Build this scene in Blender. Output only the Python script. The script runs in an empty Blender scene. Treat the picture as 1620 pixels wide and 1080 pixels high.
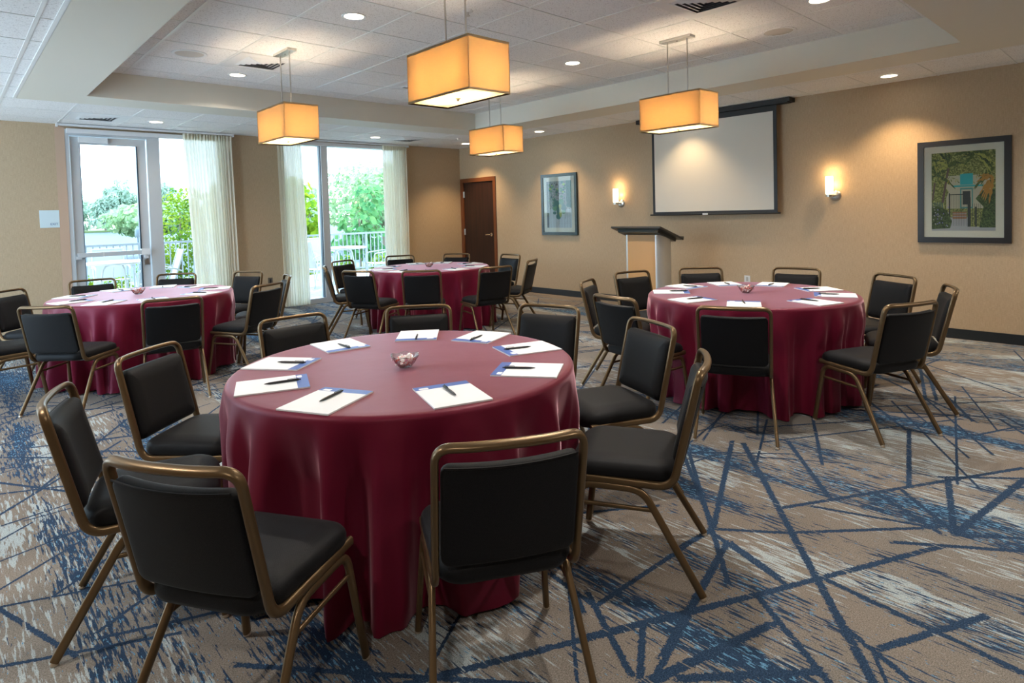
import bpy, math, random
from mathutils import Vector, Matrix, noise as mnoise
R = math.radians
C = bpy.context.scene.collection
SC = bpy.context.scene

# ------------------------------------------------------------------ camera, world, sun, exposure
F_PX, CX, CY = 970.732, 810.0, 370.76
YAW, PIT, ROL = 0.747, -0.036, -0.028
CAM = Vector((-7.855, -10.013, 1.472))
cy_, sy_ = math.cos(YAW), math.sin(YAW)
fwd = Vector((sy_*math.cos(PIT), cy_*math.cos(PIT), math.sin(PIT)))
rgt = Vector((cy_, -sy_, 0)); up0 = rgt.cross(fwd)
r2 = rgt*math.cos(ROL)+up0*math.sin(ROL); u2 = -rgt*math.sin(ROL)+up0*math.cos(ROL)
cd = bpy.data.cameras.new('camera'); cam = bpy.data.objects.new('camera', cd); C.objects.link(cam)
M = Matrix.Identity(4)
for i in range(3):
    M[i][0] = r2[i]; M[i][1] = u2[i]; M[i][2] = -fwd[i]; M[i][3] = CAM[i]
cam.matrix_world = M
cd.sensor_width = 36; cd.lens = F_PX/1620*36
cd.shift_x = 0; cd.shift_y = -(540-CY)/1620
cd.clip_start = .05; cd.clip_end = 1500
SC.camera = cam

W = bpy.data.worlds.new('sky'); SC.world = W; W.use_nodes = True
wn = W.node_tree.nodes; wl = W.node_tree.links
bg = wn['Background']
tc = wn.new('ShaderNodeTexCoord'); sx = wn.new('ShaderNodeSeparateXYZ'); cr = wn.new('ShaderNodeValToRGB')
wl.new(tc.outputs['Generated'], sx.inputs[0]); wl.new(sx.outputs[2], cr.inputs[0]); wl.new(cr.outputs[0], bg.inputs[0])
cr.color_ramp.elements[0].position = 0.0; cr.color_ramp.elements[0].color = (0.66, 0.85, 1.0, 1)
cr.color_ramp.elements[1].position = 0.6; cr.color_ramp.elements[1].color = (0.42, 0.68, 1.0, 1)
bg.inputs[1].default_value = 3.0

sd = bpy.data.lights.new('sun', 'SUN'); sd.energy = 2.8; sd.angle = R(1.0); sd.color = (1, .95, .86)
so = bpy.data.objects.new('sun', sd); C.objects.link(so)
so.rotation_euler = (R(-20), R(6), 0)     # high sun over the lake; the eaves keep it off the windows
so['kind'] = 'helper'

VS = SC.view_settings
VS.view_transform = 'Standard'; VS.look = 'None'; VS.gamma = 1; VS.use_curve_mapping = False
VS.exposure = 1.64

# ------------------------------------------------------------------ helpers
def principled(name, col, rough=.6, metal=0, spec=.5, **k):
    m = bpy.data.materials.new(name); m.use_nodes = True
    b = m.node_tree.nodes['Principled BSDF']
    b.inputs['Base Color'].default_value = (*col, 1); b.inputs['Roughness'].default_value = rough
    b.inputs['Metallic'].default_value = metal; b.inputs['Specular IOR Level'].default_value = spec
    for a, v in k.items():
        b.inputs[a.replace('_', ' ')].default_value = v
    return m
def nd(m, t, **k):
    n = m.node_tree.nodes.new('ShaderNode'+t)
    for a, v in k.items(): setattr(n, a, v)
    return n
def lk(m, a, b): m.node_tree.links.new(a, b)
def bsdf(m): return m.node_tree.nodes['Principled BSDF']
def coords(m, scale=(1, 1, 1), kind='Object'):
    t = nd(m, 'TexCoord'); mp = nd(m, 'Mapping'); mp.inputs['Scale'].default_value = scale
    lk(m, t.outputs[kind], mp.inputs[0]); return mp.outputs[0]
def ramp(m, fac, stops):
    c = nd(m, 'ValToRGB'); e = c.color_ramp.elements
    while len(e) < len(stops): e.new(.5)
    for i, (p, col) in enumerate(stops):
        e[i].position = p; e[i].color = (*col, 1) if len(col) == 3 else col
    lk(m, fac, c.inputs[0]); return c.outputs[0]
def noise(m, vec, scale, detail=2, rough=.5):
    n = nd(m, 'TexNoise'); n.inputs['Scale'].default_value = scale; n.inputs['Detail'].default_value = detail
    n.inputs['Roughness'].default_value = rough; lk(m, vec, n.inputs['Vector']); return n.outputs['Fac']
def bump(m, h, strength=.2, dist=.002):
    b = nd(m, 'Bump'); b.inputs['Strength'].default_value = strength; b.inputs['Distance'].default_value = dist
    lk(m, h, b.inputs['Height']); lk(m, b.outputs[0], bsdf(m).inputs['Normal'])
def mathn(m, op, a, b=None, clamp=False):
    n = nd(m, 'Math', operation=op); n.use_clamp = clamp
    for i, v in enumerate((a, b)):
        if v is None: continue
        if isinstance(v, (int, float)): n.inputs[i].default_value = v
        else: lk(m, v, n.inputs[i])
    return n.outputs[0]
def mixc(m, f, a, b):
    n = nd(m, 'Mix', data_type='RGBA')
    for s, v in (('Factor', f), ('A', a), ('B', b)):
        i = [q for q in n.inputs if q.name == s and (q.type == 'RGBA' or (s == 'Factor' and q.type == 'VALUE'))][0]
        if isinstance(v, tuple): i.default_value = (*v, 1)
        elif isinstance(v, (int, float)): i.default_value = v
        else: lk(m, v, i)
    return [q for q in n.outputs if q.type == 'RGBA'][0]

class MB:
    def __init__(s): s.v = []; s.f = []; s.mi = []; s.uv = []
    def add(s, vs, fs, mi=0, uv=None):
        o = len(s.v); s.v += [tuple(p) for p in vs]
        for k, f in enumerate(fs):
            s.f.append([o+i for i in f]); s.mi.append(mi); s.uv.append(uv[k] if uv else None)
        return s
    def box(s, x0, x1, y0, y1, z0, z1, mi=0, M=None):
        vs = [Vector((x, y, z)) for z in (z0, z1) for y in (y0, y1) for x in (x0, x1)]
        if M is not None: vs = [M @ v for v in vs]
        return s.add(vs, [(0, 2, 3, 1), (4, 5, 7, 6), (0, 1, 5, 4), (2, 6, 7, 3), (0, 4, 6, 2), (1, 3, 7, 5)], mi)
    def quad(s, a, b, c, d, mi=0, uv=None): return s.add([a, b, c, d], [(0, 1, 2, 3)], mi, [uv] if uv else None)
    def sweep(s, path, w, h, ref=(0, 1, 0), n=12, mi=0, closed=False, e=2.6, caps=True):
        """rounded section w (along ref-ish) x h, swept along path"""
        path = [Vector(p) for p in path]; L = len(path); rings = []
        ref = Vector(ref)
        for i, p in enumerate(path):
            if closed: t = path[(i+1) % L]-path[i-1]
            else: t = path[min(i+1, L-1)]-path[max(i-1, 0)]
            t.normalize(); a = (ref-t*ref.dot(t))
            if a.length < 1e-4: a = t.orthogonal()
            a.normalize(); b = t.cross(a); ref = a
            ring = []
            for k in range(n):
                th = 2*math.pi*k/n; c_, s_ = math.cos(th), math.sin(th)
                ca = math.copysign(abs(c_)**(2/e), c_); sa = math.copysign(abs(s_)**(2/e), s_)
                ring.append(p+a*ca*w/2+b*sa*h/2)
            rings.append(ring)
        vs = [q for r_ in rings for q in r_]; fs = []
        for i in range(L if closed else L-1):
            j = (i+1) % L
            for k in range(n):
                k2 = (k+1) % n; fs.append((i*n+k, i*n+k2, j*n+k2, j*n+k))
        if caps and not closed:
            fs.append(tuple(range(n))[::-1]); fs.append(tuple((L-1)*n+k for k in range(n)))
        return s.add(vs, fs, mi)
    def cyl(s, a, b, r, n=16, mi=0, r2_=None):
        a, b = Vector(a), Vector(b); t = (b-a).normalized(); u = t.orthogonal().normalized(); v = t.cross(u)
        r2_ = r if r2_ is None else r2_
        vs = [a+(u*math.cos(2*math.pi*k/n)+v*math.sin(2*math.pi*k/n))*r for k in range(n)]
        vs += [b+(u*math.cos(2*math.pi*k/n)+v*math.sin(2*math.pi*k/n))*r2_ for k in range(n)]
        fs = [(k, (k+1) % n, n+(k+1) % n, n+k) for k in range(n)]+[tuple(range(n))[::-1], tuple(range(n, 2*n))]
        return s.add(vs, fs, mi)
    def lathe(s, prof, c=(0, 0, 0), n=32, mi=0, cap0=False, cap1=False, fn=None):
        vs = []
        for i, (r, z) in enumerate(prof):
            for k in range(n):
                a = 2*math.pi*k/n; q = fn(r, z, a) if fn else (r*math.cos(a), r*math.sin(a), z)
                vs.append((c[0]+q[0], c[1]+q[1], c[2]+q[2]))
        fs = [(i*n+k, i*n+(k+1) % n, (i+1)*n+(k+1) % n, (i+1)*n+k) for i in range(len(prof)-1) for k in range(n)]
        if cap0: fs.append(tuple(range(n))[::-1])
        if cap1: fs.append(tuple((len(prof)-1)*n+k for k in range(n)))
        return s.add(vs, fs, mi)
    def poly(s, pts, mi=0): return s.add(pts, [tuple(range(len(pts)))], mi)
    def build(s, name, mats, parent=None, smooth=40, loc=None):
        me = bpy.data.meshes.new(name); me.from_pydata(s.v, [], s.f)
        if not isinstance(mats, (list, tuple)): mats = [mats]
        for m in mats: me.materials.append(m)
        me.polygons.foreach_set('material_index', s.mi)
        if any(u for u in s.uv):
            l = me.uv_layers.new(name='uv')
            for p, u in zip(me.polygons, s.uv):
                if u:
                    for li, q in zip(p.loop_indices, u): l.data[li].uv = q
        if smooth:
            me.polygons.foreach_set('use_smooth', [True]*len(s.f)); me.set_sharp_from_angle(angle=R(smooth))
        me.update()
        o = bpy.data.objects.new(name, me); C.objects.link(o)
        if parent: o.parent = parent
        if loc: o.location = loc
        return o
def tag(o, label=None, cat=None, group=None, kind=None):
    if label: o['label'] = label
    if cat: o['category'] = cat
    if group: o['group'] = group
    if kind: o['kind'] = kind
    return o
def empty(name, loc, label, cat, group=None, rz=0):
    o = bpy.data.objects.new(name, None); C.objects.link(o); o.location = loc; o.rotation_euler = (0, 0, rz)
    o.empty_display_size = .1
    return tag(o, label, cat, group)
def dup(root, loc, rz, label, group=None):
    def cp(o, par):
        c = o.copy(); C.objects.link(c)
        if par is not None: c.parent = par
        for ch in list(o.children): cp(ch, c)
        return c
    r_ = cp(root, None); r_.location = loc; r_.rotation_euler = (0, 0, rz); r_['label'] = label
    if group: r_['group'] = group
    return r_
def lamp(name, kind, loc, energy, col, parent=None, **k):
    l = bpy.data.lights.new(name, kind); l.energy = energy; l.color = col
    for a, v in k.items(): setattr(l, a, v)
    o = bpy.data.objects.new(name, l); C.objects.link(o); o.location = loc
    if parent: o.parent = parent
    o['kind'] = 'helper'
    return o
def fillet(pts, rad, n=6):
    pts = [Vector(p) for p in pts]; out = [pts[0]]
    for i in range(1, len(pts)-1):
        p, a, b = pts[i], (pts[i-1]-pts[i]), (pts[i+1]-pts[i])
        r_ = rad[i-1] if isinstance(rad, (list, tuple)) else rad
        r_ = min(r_, a.length*.49, b.length*.49)
        A = p+a.normalized()*r_; B = p+b.normalized()*r_
        for k in range(n+1):
            t = k/n; out.append(A*(1-t)**2+p*2*t*(1-t)+B*t*t)
    out.append(pts[-1]); return out
def rrect(hx, hy, r, n=5, taper=0, m=0):
    """rounded rectangle outline; taper shrinks the -y side; m extra points along each straight edge"""
    r = max(min(r, hx-.001, hy-.001), .0005); o = []
    for (sx_, sy2, a0) in ((1, 1, 0), (-1, 1, 90), (-1, -1, 180), (1, -1, 270)):
        for k in range(n+1):
            a = R(a0+90*k/n); o.append((sx_*(hx-r)+r*math.cos(a), sy2*(hy-r)+r*math.sin(a)))
    if m:
        q = []; N = len(o)
        for i, p in enumerate(o):
            q.append(p)
            if (i+1) % (n+1) == 0:
                e = o[(i+1) % N]; q += [(p[0]+(e[0]-p[0])*k/(m+1), p[1]+(e[1]-p[1])*k/(m+1)) for k in range(1, m+1)]
        o = q
    return [(x*(1-taper*(1-(y+hy)/(2*hy))), y) for x, y in o]
def loft(mb, hx, hy, r, prof, xf=lambda p: p, n=5, taper=0, mi=0, fill=6, m=8):
    """prof: (inset, z) rings bottom to top; closed by concentric rings"""
    rings = []
    for ins, z in prof: rings.append([(x, y, z) for x, y in rrect(hx-ins, hy-ins, max(r-ins, .004), n, taper, m)])
    vs = [xf(Vector(q)) for r_ in rings for q in r_]; N = len(rings[0])
    fs = [(i*N+k, i*N+(k+1) % N, (i+1)*N+(k+1) % N, (i+1)*N+k) for i in range(len(rings)-1) for k in range(N)]
    for end, ri in ((0, rings[0]), (1, rings[-1])):
        prev = 0 if end == 0 else (len(rings)-1)*N
        for j in range(1, fill+1):
            s_ = 1-j/(fill+1); z = ri[0][2]; o = len(vs)
            vs += [xf(Vector((x*s_, y*s_, z))) for x, y, _ in ri]
            for k in range(N):
                q = (prev+k, prev+(k+1) % N, o+(k+1) % N, o+k); fs.append(q if end else q[::-1])
            prev = o
        c = tuple(prev+k for k in range(N)); fs.append(c if end else c[::-1])
    mb.add(vs, fs, mi)

# ------------------------------------------------------------------ materials
M_ = {}
# wall covering: beige vinyl with fine woven texture
m = principled('wall_vinyl', (.50, .375, .245), .55, spec=.3)
v = coords(m, (1, 1, 1)); n1 = noise(m, coords(m, (160, 160, 14)), 1, 2, .6); n2 = noise(m, coords(m, (40, 40, 220)), 1, 2, .6)
f = mathn(m, 'ADD', mathn(m, 'MULTIPLY', n1, .5), mathn(m, 'MULTIPLY', n2, .5))
lk(m, ramp(m, f, [(.3, (.41, .305, .195)), (.7, (.55, .42, .28))]), bsdf(m).inputs['Base Color']); bump(m, f, .12, .002); M_['wall'] = m
# ceiling tile
m = principled('ceiling_tile', (.72, .71, .69), .9, spec=.1)
n1 = noise(m, coords(m, (90, 130, 90)), 1, 3, .7)
lk(m, ramp(m, n1, [(.33, (.40, .38, .37)), (.43, (.85, .845, .84)), (.8, (.88, .875, .87))]), bsdf(m).inputs['Base Color']); bump(m, n1, .3, .003); M_['tile'] = m
M_['tbar'] = principled('ceiling_grid_metal', (.78, .79, .78), .35, spec=.6)
m = principled('soffit_paint', (.72, .69, .60), .6, spec=.3)
n1 = noise(m, coords(m), 60, 3); bump(m, n1, .05, .001); M_['soffit'] = m
m = principled('vinyl_base', (.012, .017, .022), .35); M_['base'] = m
m = principled('white_metal', (.75, .77, .78), .35); M_['white'] = m
m = principled('grey_vent', (.74, .75, .76), .5); M_['vent'] = m
M_['dark'] = principled('dark_void', (.10, .10, .11), .8)
m = principled('aluminium_frame', (.60, .64, .67), .35, .25); M_['alu'] = m
M_['gasket'] = principled('dark_gasket', (.03, .06, .09), .4)
M_['steel'] = principled('brushed_steel', (.62, .60, .56), .28, 1)
M_['chrome'] = principled('polished_chrome', (.8, .8, .8), .12, 1)
M_['black'] = principled('black_plastic', (.012, .012, .013), .4)
# glass: thin pane, clear with fresnel sheen
m = bpy.data.materials.new('window_glass'); m.use_nodes = True; nt = m.node_tree; nt.nodes.remove(bsdf(m))
tr = nd(m, 'BsdfTransparent'); gl = nd(m, 'BsdfGlossy'); gl.inputs['Roughness'].default_value = .0; mx = nd(m, 'MixShader'); fr = nd(m, 'Fresnel'); fr.inputs[0].default_value = 1.25
tr.inputs[0].default_value = (.97, .99, .985, 1)
lk(m, fr.outputs[0], mx.inputs[0]); lk(m, tr.outputs[0], mx.inputs[1]); lk(m, gl.outputs[0], mx.inputs[2]); lk(m, mx.outputs[0], nt.nodes['Material Output'].inputs[0]); M_['glass'] = m
# sheer curtain
m = bpy.data.materials.new('sheer_fabric'); m.use_nodes = True; nt = m.node_tree; nt.nodes.remove(bsdf(m))
df = nd(m, 'BsdfDiffuse'); df.inputs[0].default_value = (.84, .80, .68, 1); tl = nd(m, 'BsdfTranslucent'); tl.inputs[0].default_value = (.92, .88, .74, 1)
tr = nd(m, 'BsdfTransparent'); a = nd(m, 'MixShader'); b = nd(m, 'MixShader'); a.inputs[0].default_value = .36; b.inputs[0].default_value = .05
lk(m, df.outputs[0], a.inputs[1]); lk(m, tl.outputs[0], a.inputs[2]); lk(m, a.outputs[0], b.inputs[1]); lk(m, tr.outputs[0], b.inputs[2]); lk(m, b.outputs[0], nt.nodes['Material Output'].inputs[0]); M_['sheer'] = m
# lamp shade linen
def shade_mat(name, col, tcol, fine=True):
    m = bpy.data.materials.new(name); m.use_nodes = True; nt = m.node_tree; nt.nodes.remove(bsdf(m))
    df = nd(m, 'BsdfDiffuse'); tl = nd(m, 'BsdfTranslucent'); mx = nd(m, 'MixShader'); mx.inputs[0].default_value = .62
    df.inputs[0].default_value = (*col, 1); tl.inputs[0].default_value = (*tcol, 1)
    if fine:
        n = noise(m, coords(m, (30, 30, 260)), 1, 2, .6); c = ramp(m, n, [(.3, tuple(q*.86 for q in tcol)), (.7, tcol)]); lk(m, c, tl.inputs[0])
    lk(m, df.outputs[0], mx.inputs[1]); lk(m, tl.outputs[0], mx.inputs[2]); lk(m, mx.outputs[0], nt.nodes['Material Output'].inputs[0]); return m
M_['shade'] = shade_mat('shade_linen', (.50, .36, .21), (.29, .150, .042))
M_['shadetrim'] = shade_mat('shade_trim', (.52, .40, .25), (.75, .50, .22), False)
M_['diffuser'] = shade_mat('shade_diffuser', (.75, .72, .6), (.80, .68, .38), False)
def emit(name, col, s):
    m = principled(name, (.8, .8, .8), .4); b = bsdf(m); b.inputs['Emission Color'].default_value = (*col, 1); b.inputs['Emission Strength'].default_value = s; return m
M_['led'] = emit('downlight_lens', (1, .82, .6), 5)
M_['sconce'] = emit('opal_sconce_glass', (1, .84, .55), .75)
# tablecloth satin
m = principled('burgundy_satin', (.125, .005, .022), .46, spec=.45, Sheen_Weight=1.0, Sheen_Roughness=.30)
bsdf(m).inputs['Specular Tint'].default_value = (1, .42, .52, 1)
bsdf(m).inputs['Sheen Tint'].default_value = (1, .58, .66, 1)
n1 = noise(m, coords(m), 5, 3); n2 = noise(m, coords(m, (900, 900, 900)), 1, 1); bump(m, mathn(m, 'ADD', n1, mathn(m, 'MULTIPLY', n2, .02)), .12, .01); M_['cloth'] = m
# chair
m = principled('chair_bronze', (.155, .100, .050), .33, .7, spec=.5); M_['bronze'] = m
m = principled('chair_fabric', (.005, .005, .006), .6, spec=.22, Sheen_Weight=.045, Sheen_Roughness=.35)
vv = coords(m, (1, 1, 1)); ch = nd(m, 'TexChecker'); ch.inputs['Scale'].default_value = 260; lk(m, vv, ch.inputs['Vector'])
lk(m, ramp(m, noise(m, coords(m, (500, 500, 500)), 1, 1), [(.35, (.002, .002, .003)), (.7, (.008, .008, .009))]), bsdf(m).inputs['Base Color']); bump(m, ch.outputs['Fac'], .35, .0012); M_['fabric'] = m
M_['darkbar'] = principled('black_brace', (.02, .018, .016), .4, .3)
M_['glide'] = principled('glide_nickel', (.6, .52, .42), .3, .8)
# stationery
M_['paper'] = principled('pad_paper', (.84, .86, .88), .7)
m = principled('pad_blue', (.055, .13, .42), .45); M_['blue'] = m
M_['pen'] = principled('pen_black', (.015, .014, .016), .3)
M_['penclip'] = principled('pen_clip', (.05, .05, .055), .25, .4)
m = bpy.data.materials.new('clear_plastic'); m.use_nodes = True; nt = m.node_tree; nt.nodes.remove(bsdf(m))
tr = nd(m, 'BsdfTransparent'); gl = nd(m, 'BsdfGlossy'); gl.inputs['Roughness'].default_value = .08; mx = nd(m, 'MixShader'); fr = nd(m, 'LayerWeight'); fr.inputs[0].default_value = .45
tr.inputs[0].default_value = (.96, .96, .97, 1)
lk(m, fr.outputs[1], mx.inputs[0]); lk(m, tr.outputs[0], mx.inputs[1]); lk(m, gl.outputs[0], mx.inputs[2]); lk(m, mx.outputs[0], nt.nodes['Material Output'].inputs[0]); M_['clear'] = m
m = principled('striped_mint', (.9, .85, .82), .25)
n1 = noise(m, coords(m, (1, 1, 1)), 55, 1); lk(m, ramp(m, n1, [(.52, (.90, .84, .81)), (.60, (.85, .16, .09))]), bsdf(m).inputs['Base Color']); M_['mint'] = m
M_['wrap'] = principled('cellophane', (.9, .82, .82), .15, spec=.8)
# lectern
m = principled('maple_panel', (.62, .36, .15), .38)
w = nd(m, 'TexWave', bands_direction='X'); w.inputs['Scale'].default_value = 2.2; w.inputs['Distortion'].default_value = 9; w.inputs['Detail'].default_value = 3
lk(m, coords(m, (1, 1, .16)), w.inputs['Vector']); lk(m, ramp(m, w.outputs['Fac'], [(0, (.47, .25, .09)), (1, (.54, .30, .12))]), bsdf(m).inputs['Base Color']); M_['maple'] = m
M_['silver'] = principled('anodised_silver', (.60, .60, .58), .38, .6)
M_['lectop'] = principled('lectern_charcoal', (.035, .034, .032), .35)
# door
m = principled('walnut_door', (.030, .012, .008), .38)
w = noise(m, coords(m, (18, 18, 1.2)), 1, 4, .6); lk(m, ramp(m, w, [(.3, (.018, .008, .006)), (.7, (.040, .014, .009))]), bsdf(m).inputs['Base Color']); M_['walnut'] = m
M_['walframe'] = principled('walnut_frame', (.16, .050, .016), .4)
M_['screen'] = principled('screen_white', (.70, .68, .62), .8, spec=.2)
M_['screenblk'] = principled('screen_black', (.008, .008, .009), .5)
M_['mat'] = principled('mat_board', (.74, .70, .60), .7)
M_['frame'] = principled('black_frame', (.014, .014, .015), .3)
M_['frameteal'] = principled('dark_teal_frame', (.014, .03, .035), .22)
# carpet
m = principled('carpet', (.28, .22, .17), .95, spec=.06, Sheen_Weight=.03, Sheen_Roughness=.45)
cA = noise(m, coords(m, (3.0, .7, 1)), 1, 2); cB = noise(m, coords(m, (3.2, .6, 5)), 1.0, 2); cC = noise(m, coords(m, (.8, .6, 1)), 1.1, 1)
wob = noise(m, coords(m, (2, .9, 1)), 1, 1); tcx = nd(m, 'TexCoord'); sxx = nd(m, 'SeparateXYZ'); lk(m, tcx.outputs['Object'], sxx.inputs[0])
xx = mathn(m, 'MULTIPLY', mathn(m, 'ADD', mathn(m, 'ADD', sxx.outputs[0], mathn(m, 'MULTIPLY', mathn(m, 'SUBTRACT', wob, .5), .16)), 9.0), 1/9.0)
def bands(lst):      # woven bands running the length of the room
    st = [(0, (0, 0, 0))]
    for c, w_, a in sorted(lst): st += [((c-w_+9)/9, (0, 0, 0)), ((c+9)/9, (a, a, a)), ((c+w_+9)/9, (0, 0, 0))]
    return ramp(m, xx, st)
bN = bands([(-7.53, .12, .8), (-6.93, .09, .8), (-6.02, .10, .9), (-5.06, .13, 1), (-4.62, .07, .7), (-4.03, .08, .8), (-3.2, .10, .8), (-2.2, .09, .7), (-1.2, .1, .8)])
bP = bands([(-7.71, .07, .7), (-7.30, .07, .8), (-6.7, .08, .7), (-6.22, .06, .6), (-5.80, .07, .7), (-5.24, .06, .8), (-4.35, .08, .5), (-3.83, .12, .9), (-2.7, .1, .6)])
s1 = noise(m, coords(m, (74, 6.5, 1)), 1, 3, .6); s2 = noise(m, coords(m, (80, 7, 7)), 1.0, 3, .62); s3 = noise(m, coords(m, (110, 26, 3)), 1, 2, .6)
base = ramp(m, cC, [(.35, (.198, .166, .138)), (.5, (.235, .203, .172)), (.68, (.208, .192, .170))])
fa = mathn(m, 'ADD', mathn(m, 'ADD', s1, mathn(m, 'MULTIPLY', mathn(m, 'SUBTRACT', cA, .5), 1.0)), mathn(m, 'MULTIPLY', bP, .19))
pale = ramp(m, fa, [(.615, (0, 0, 0)), (.66, (1, 1, 1))])
fb = mathn(m, 'ADD', mathn(m, 'ADD', s2, mathn(m, 'MULTIPLY', mathn(m, 'SUBTRACT', cB, .5), .9)), mathn(m, 'MULTIPLY', bN, .235))
navy = ramp(m, fb, [(.590, (0, 0, 0)), (.625, (1, 1, 1))])
fc = mathn(m, 'ADD', mathn(m, 'ADD', s3, mathn(m, 'MULTIPLY', mathn(m, 'SUBTRACT', cB, .5), .5)), mathn(m, 'MULTIPLY', bN, .07))
fleck = ramp(m, fc, [(.655, (0, 0, 0)), (.68, (1, 1, 1))])
NAVY = (.026, .052, .100)
col = mixc(m, pale, base, (.37, .42, .43)); col = mixc(m, navy, col, NAVY); col = mixc(m, fleck, col, (.12, .27, .42))
pile = noise(m, coords(m, (1, 1, 1)), 210, 2, .8); pr = ramp(m, pile, [(.32, (.50, .50, .50)), (.68, (1.38, 1.38, 1.38))])
mul = nd(m, 'Mix', data_type='RGBA', blend_type='MULTIPLY'); ins = [q for q in mul.inputs if q.type == 'RGBA']; mul.inputs[0].default_value = 1
lk(m, col, ins[0]); lk(m, pr, ins[1]); lk(m, [q for q in mul.outputs if q.type == 'RGBA'][0], bsdf(m).inputs['Base Color']); bump(m, pile, .5, .004); M_['carpet'] = m
# woven stripe in the carpet: edges frayed by noise
m = principled('carpet_stripe', NAVY, .95, spec=.06, Sheen_Weight=.03, Sheen_Roughness=.45)
uvn = nd(m, 'UVMap'); sp = nd(m, 'SeparateXYZ'); lk(m, uvn.outputs[0], sp.inputs[0])
av = mathn(m, 'ABSOLUTE', sp.outputs[1]); au = mathn(m, 'ABSOLUTE', sp.outputs[0])
nn = noise(m, coords(m, (95, 60, 1)), 1, 3, .75); nb = noise(m, coords(m, (45, 5, 1)), 1, 2, .6)
e_ = mathn(m, 'ADD', mathn(m, 'MAXIMUM', av, au), mathn(m, 'MULTIPLY', mathn(m, 'SUBTRACT', nn, .5), 1.9))
al = mathn(m, 'MULTIPLY', mathn(m, 'LESS_THAN', e_, .72), mathn(m, 'LESS_THAN', nb, .66))
lk(m, al, bsdf(m).inputs['Alpha'])
pile = noise(m, coords(m), 210, 2, .8); lk(m, ramp(m, pile, [(.34, tuple(q*.5 for q in NAVY)), (.6, tuple(q*1.25 for q in NAVY)), (.72, (.10, .15, .20))]), bsdf(m).inputs['Base Color']); bump(m, pile, .5, .004); M_['stripe'] = m
# outdoors
m = principled('terrace_paving', (.62, .60, .56), .8)
bt = nd(m, 'TexBrick'); bt.inputs['Scale'].default_value = 1.6; bt.inputs['Color1'].default_value = (.55, .545, .53, 1); bt.inputs['Color2'].default_value = (.50, .495, .485, 1); bt.inputs['Mortar'].default_value = (.22, .21, .2, 1); bt.inputs['Mortar Size'].default_value = .012
lk(m, coords(m), bt.inputs['Vector']); lk(m, bt.outputs[0], bsdf(m).inputs['Base Color']); M_['paving'] = m
M_['railing'] = principled('white_railing', (.21, .235, .25), .5)
M_['sling'] = principled('sling_fabric', (.42, .43, .41), .7)
M_['patio'] = principled('patio_white', (.50, .53, .53), .4)
m = principled('lake_water', (.055, .075, .09), .5, spec=.08); n1 = noise(m, coords(m, (.5, 1.5, 1)), 1, 4, .6); bump(m, n1, .6, .3); M_['water'] = m
def leafmat(name, a, b, t=.45):
    m = bpy.data.materials.new(name); m.use_nodes = True; nt = m.node_tree; nt.nodes.remove(bsdf(m))
    df = nd(m, 'BsdfDiffuse'); tl = nd(m, 'BsdfTranslucent'); mx = nd(m, 'MixShader'); mx.inputs[0].default_value = t
    oi = noise(m, coords(m), 2.2, 3, .7); c = ramp(m, oi, [(.35, a), (.65, b)])
    lk(m, c, df.inputs[0]); lk(m, c, tl.inputs[0]); lk(m, df.outputs[0], mx.inputs[1]); lk(m, tl.outputs[0], mx.inputs[2]); lk(m, mx.outputs[0], nt.nodes['Material Output'].inputs[0]); return m
M_['leaf_bright'] = leafmat('sea_grape_leaf', (.08, .20, .02), (.36, .46, .03))
M_['leaf_hedge'] = leafmat('hedge_leaf', (.05, .15, .025), (.32, .40, .03))
M_['leaf_far'] = leafmat('hazed_pine_needles', (.34, .44, .34), (.48, .57, .42))  # distance haze and glare are mixed into the needle colour
M_['leaf_mid'] = leafmat('hazed_mangrove_leaf', (.24, .36, .18), (.42, .54, .28))  # leaf colour whitened to include veiling glare
M_['bark'] = principled('bark', (.22, .16, .11), .8)
M_['soil'] = principled('planting_soil', (.10, .13, .04), .9)

# ------------------------------------------------------------------ room shell
ZC, ZU = 2.798, 3.073
XL, YB = -10.2, -13.2        # unseen left and back walls
XTL, XTR, YTF, YTN = -6.704, -1.498, -2.35, -8.783
XOL, XOR, YOF, YON = -7.24, -.94, -1.835, -9.32
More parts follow.
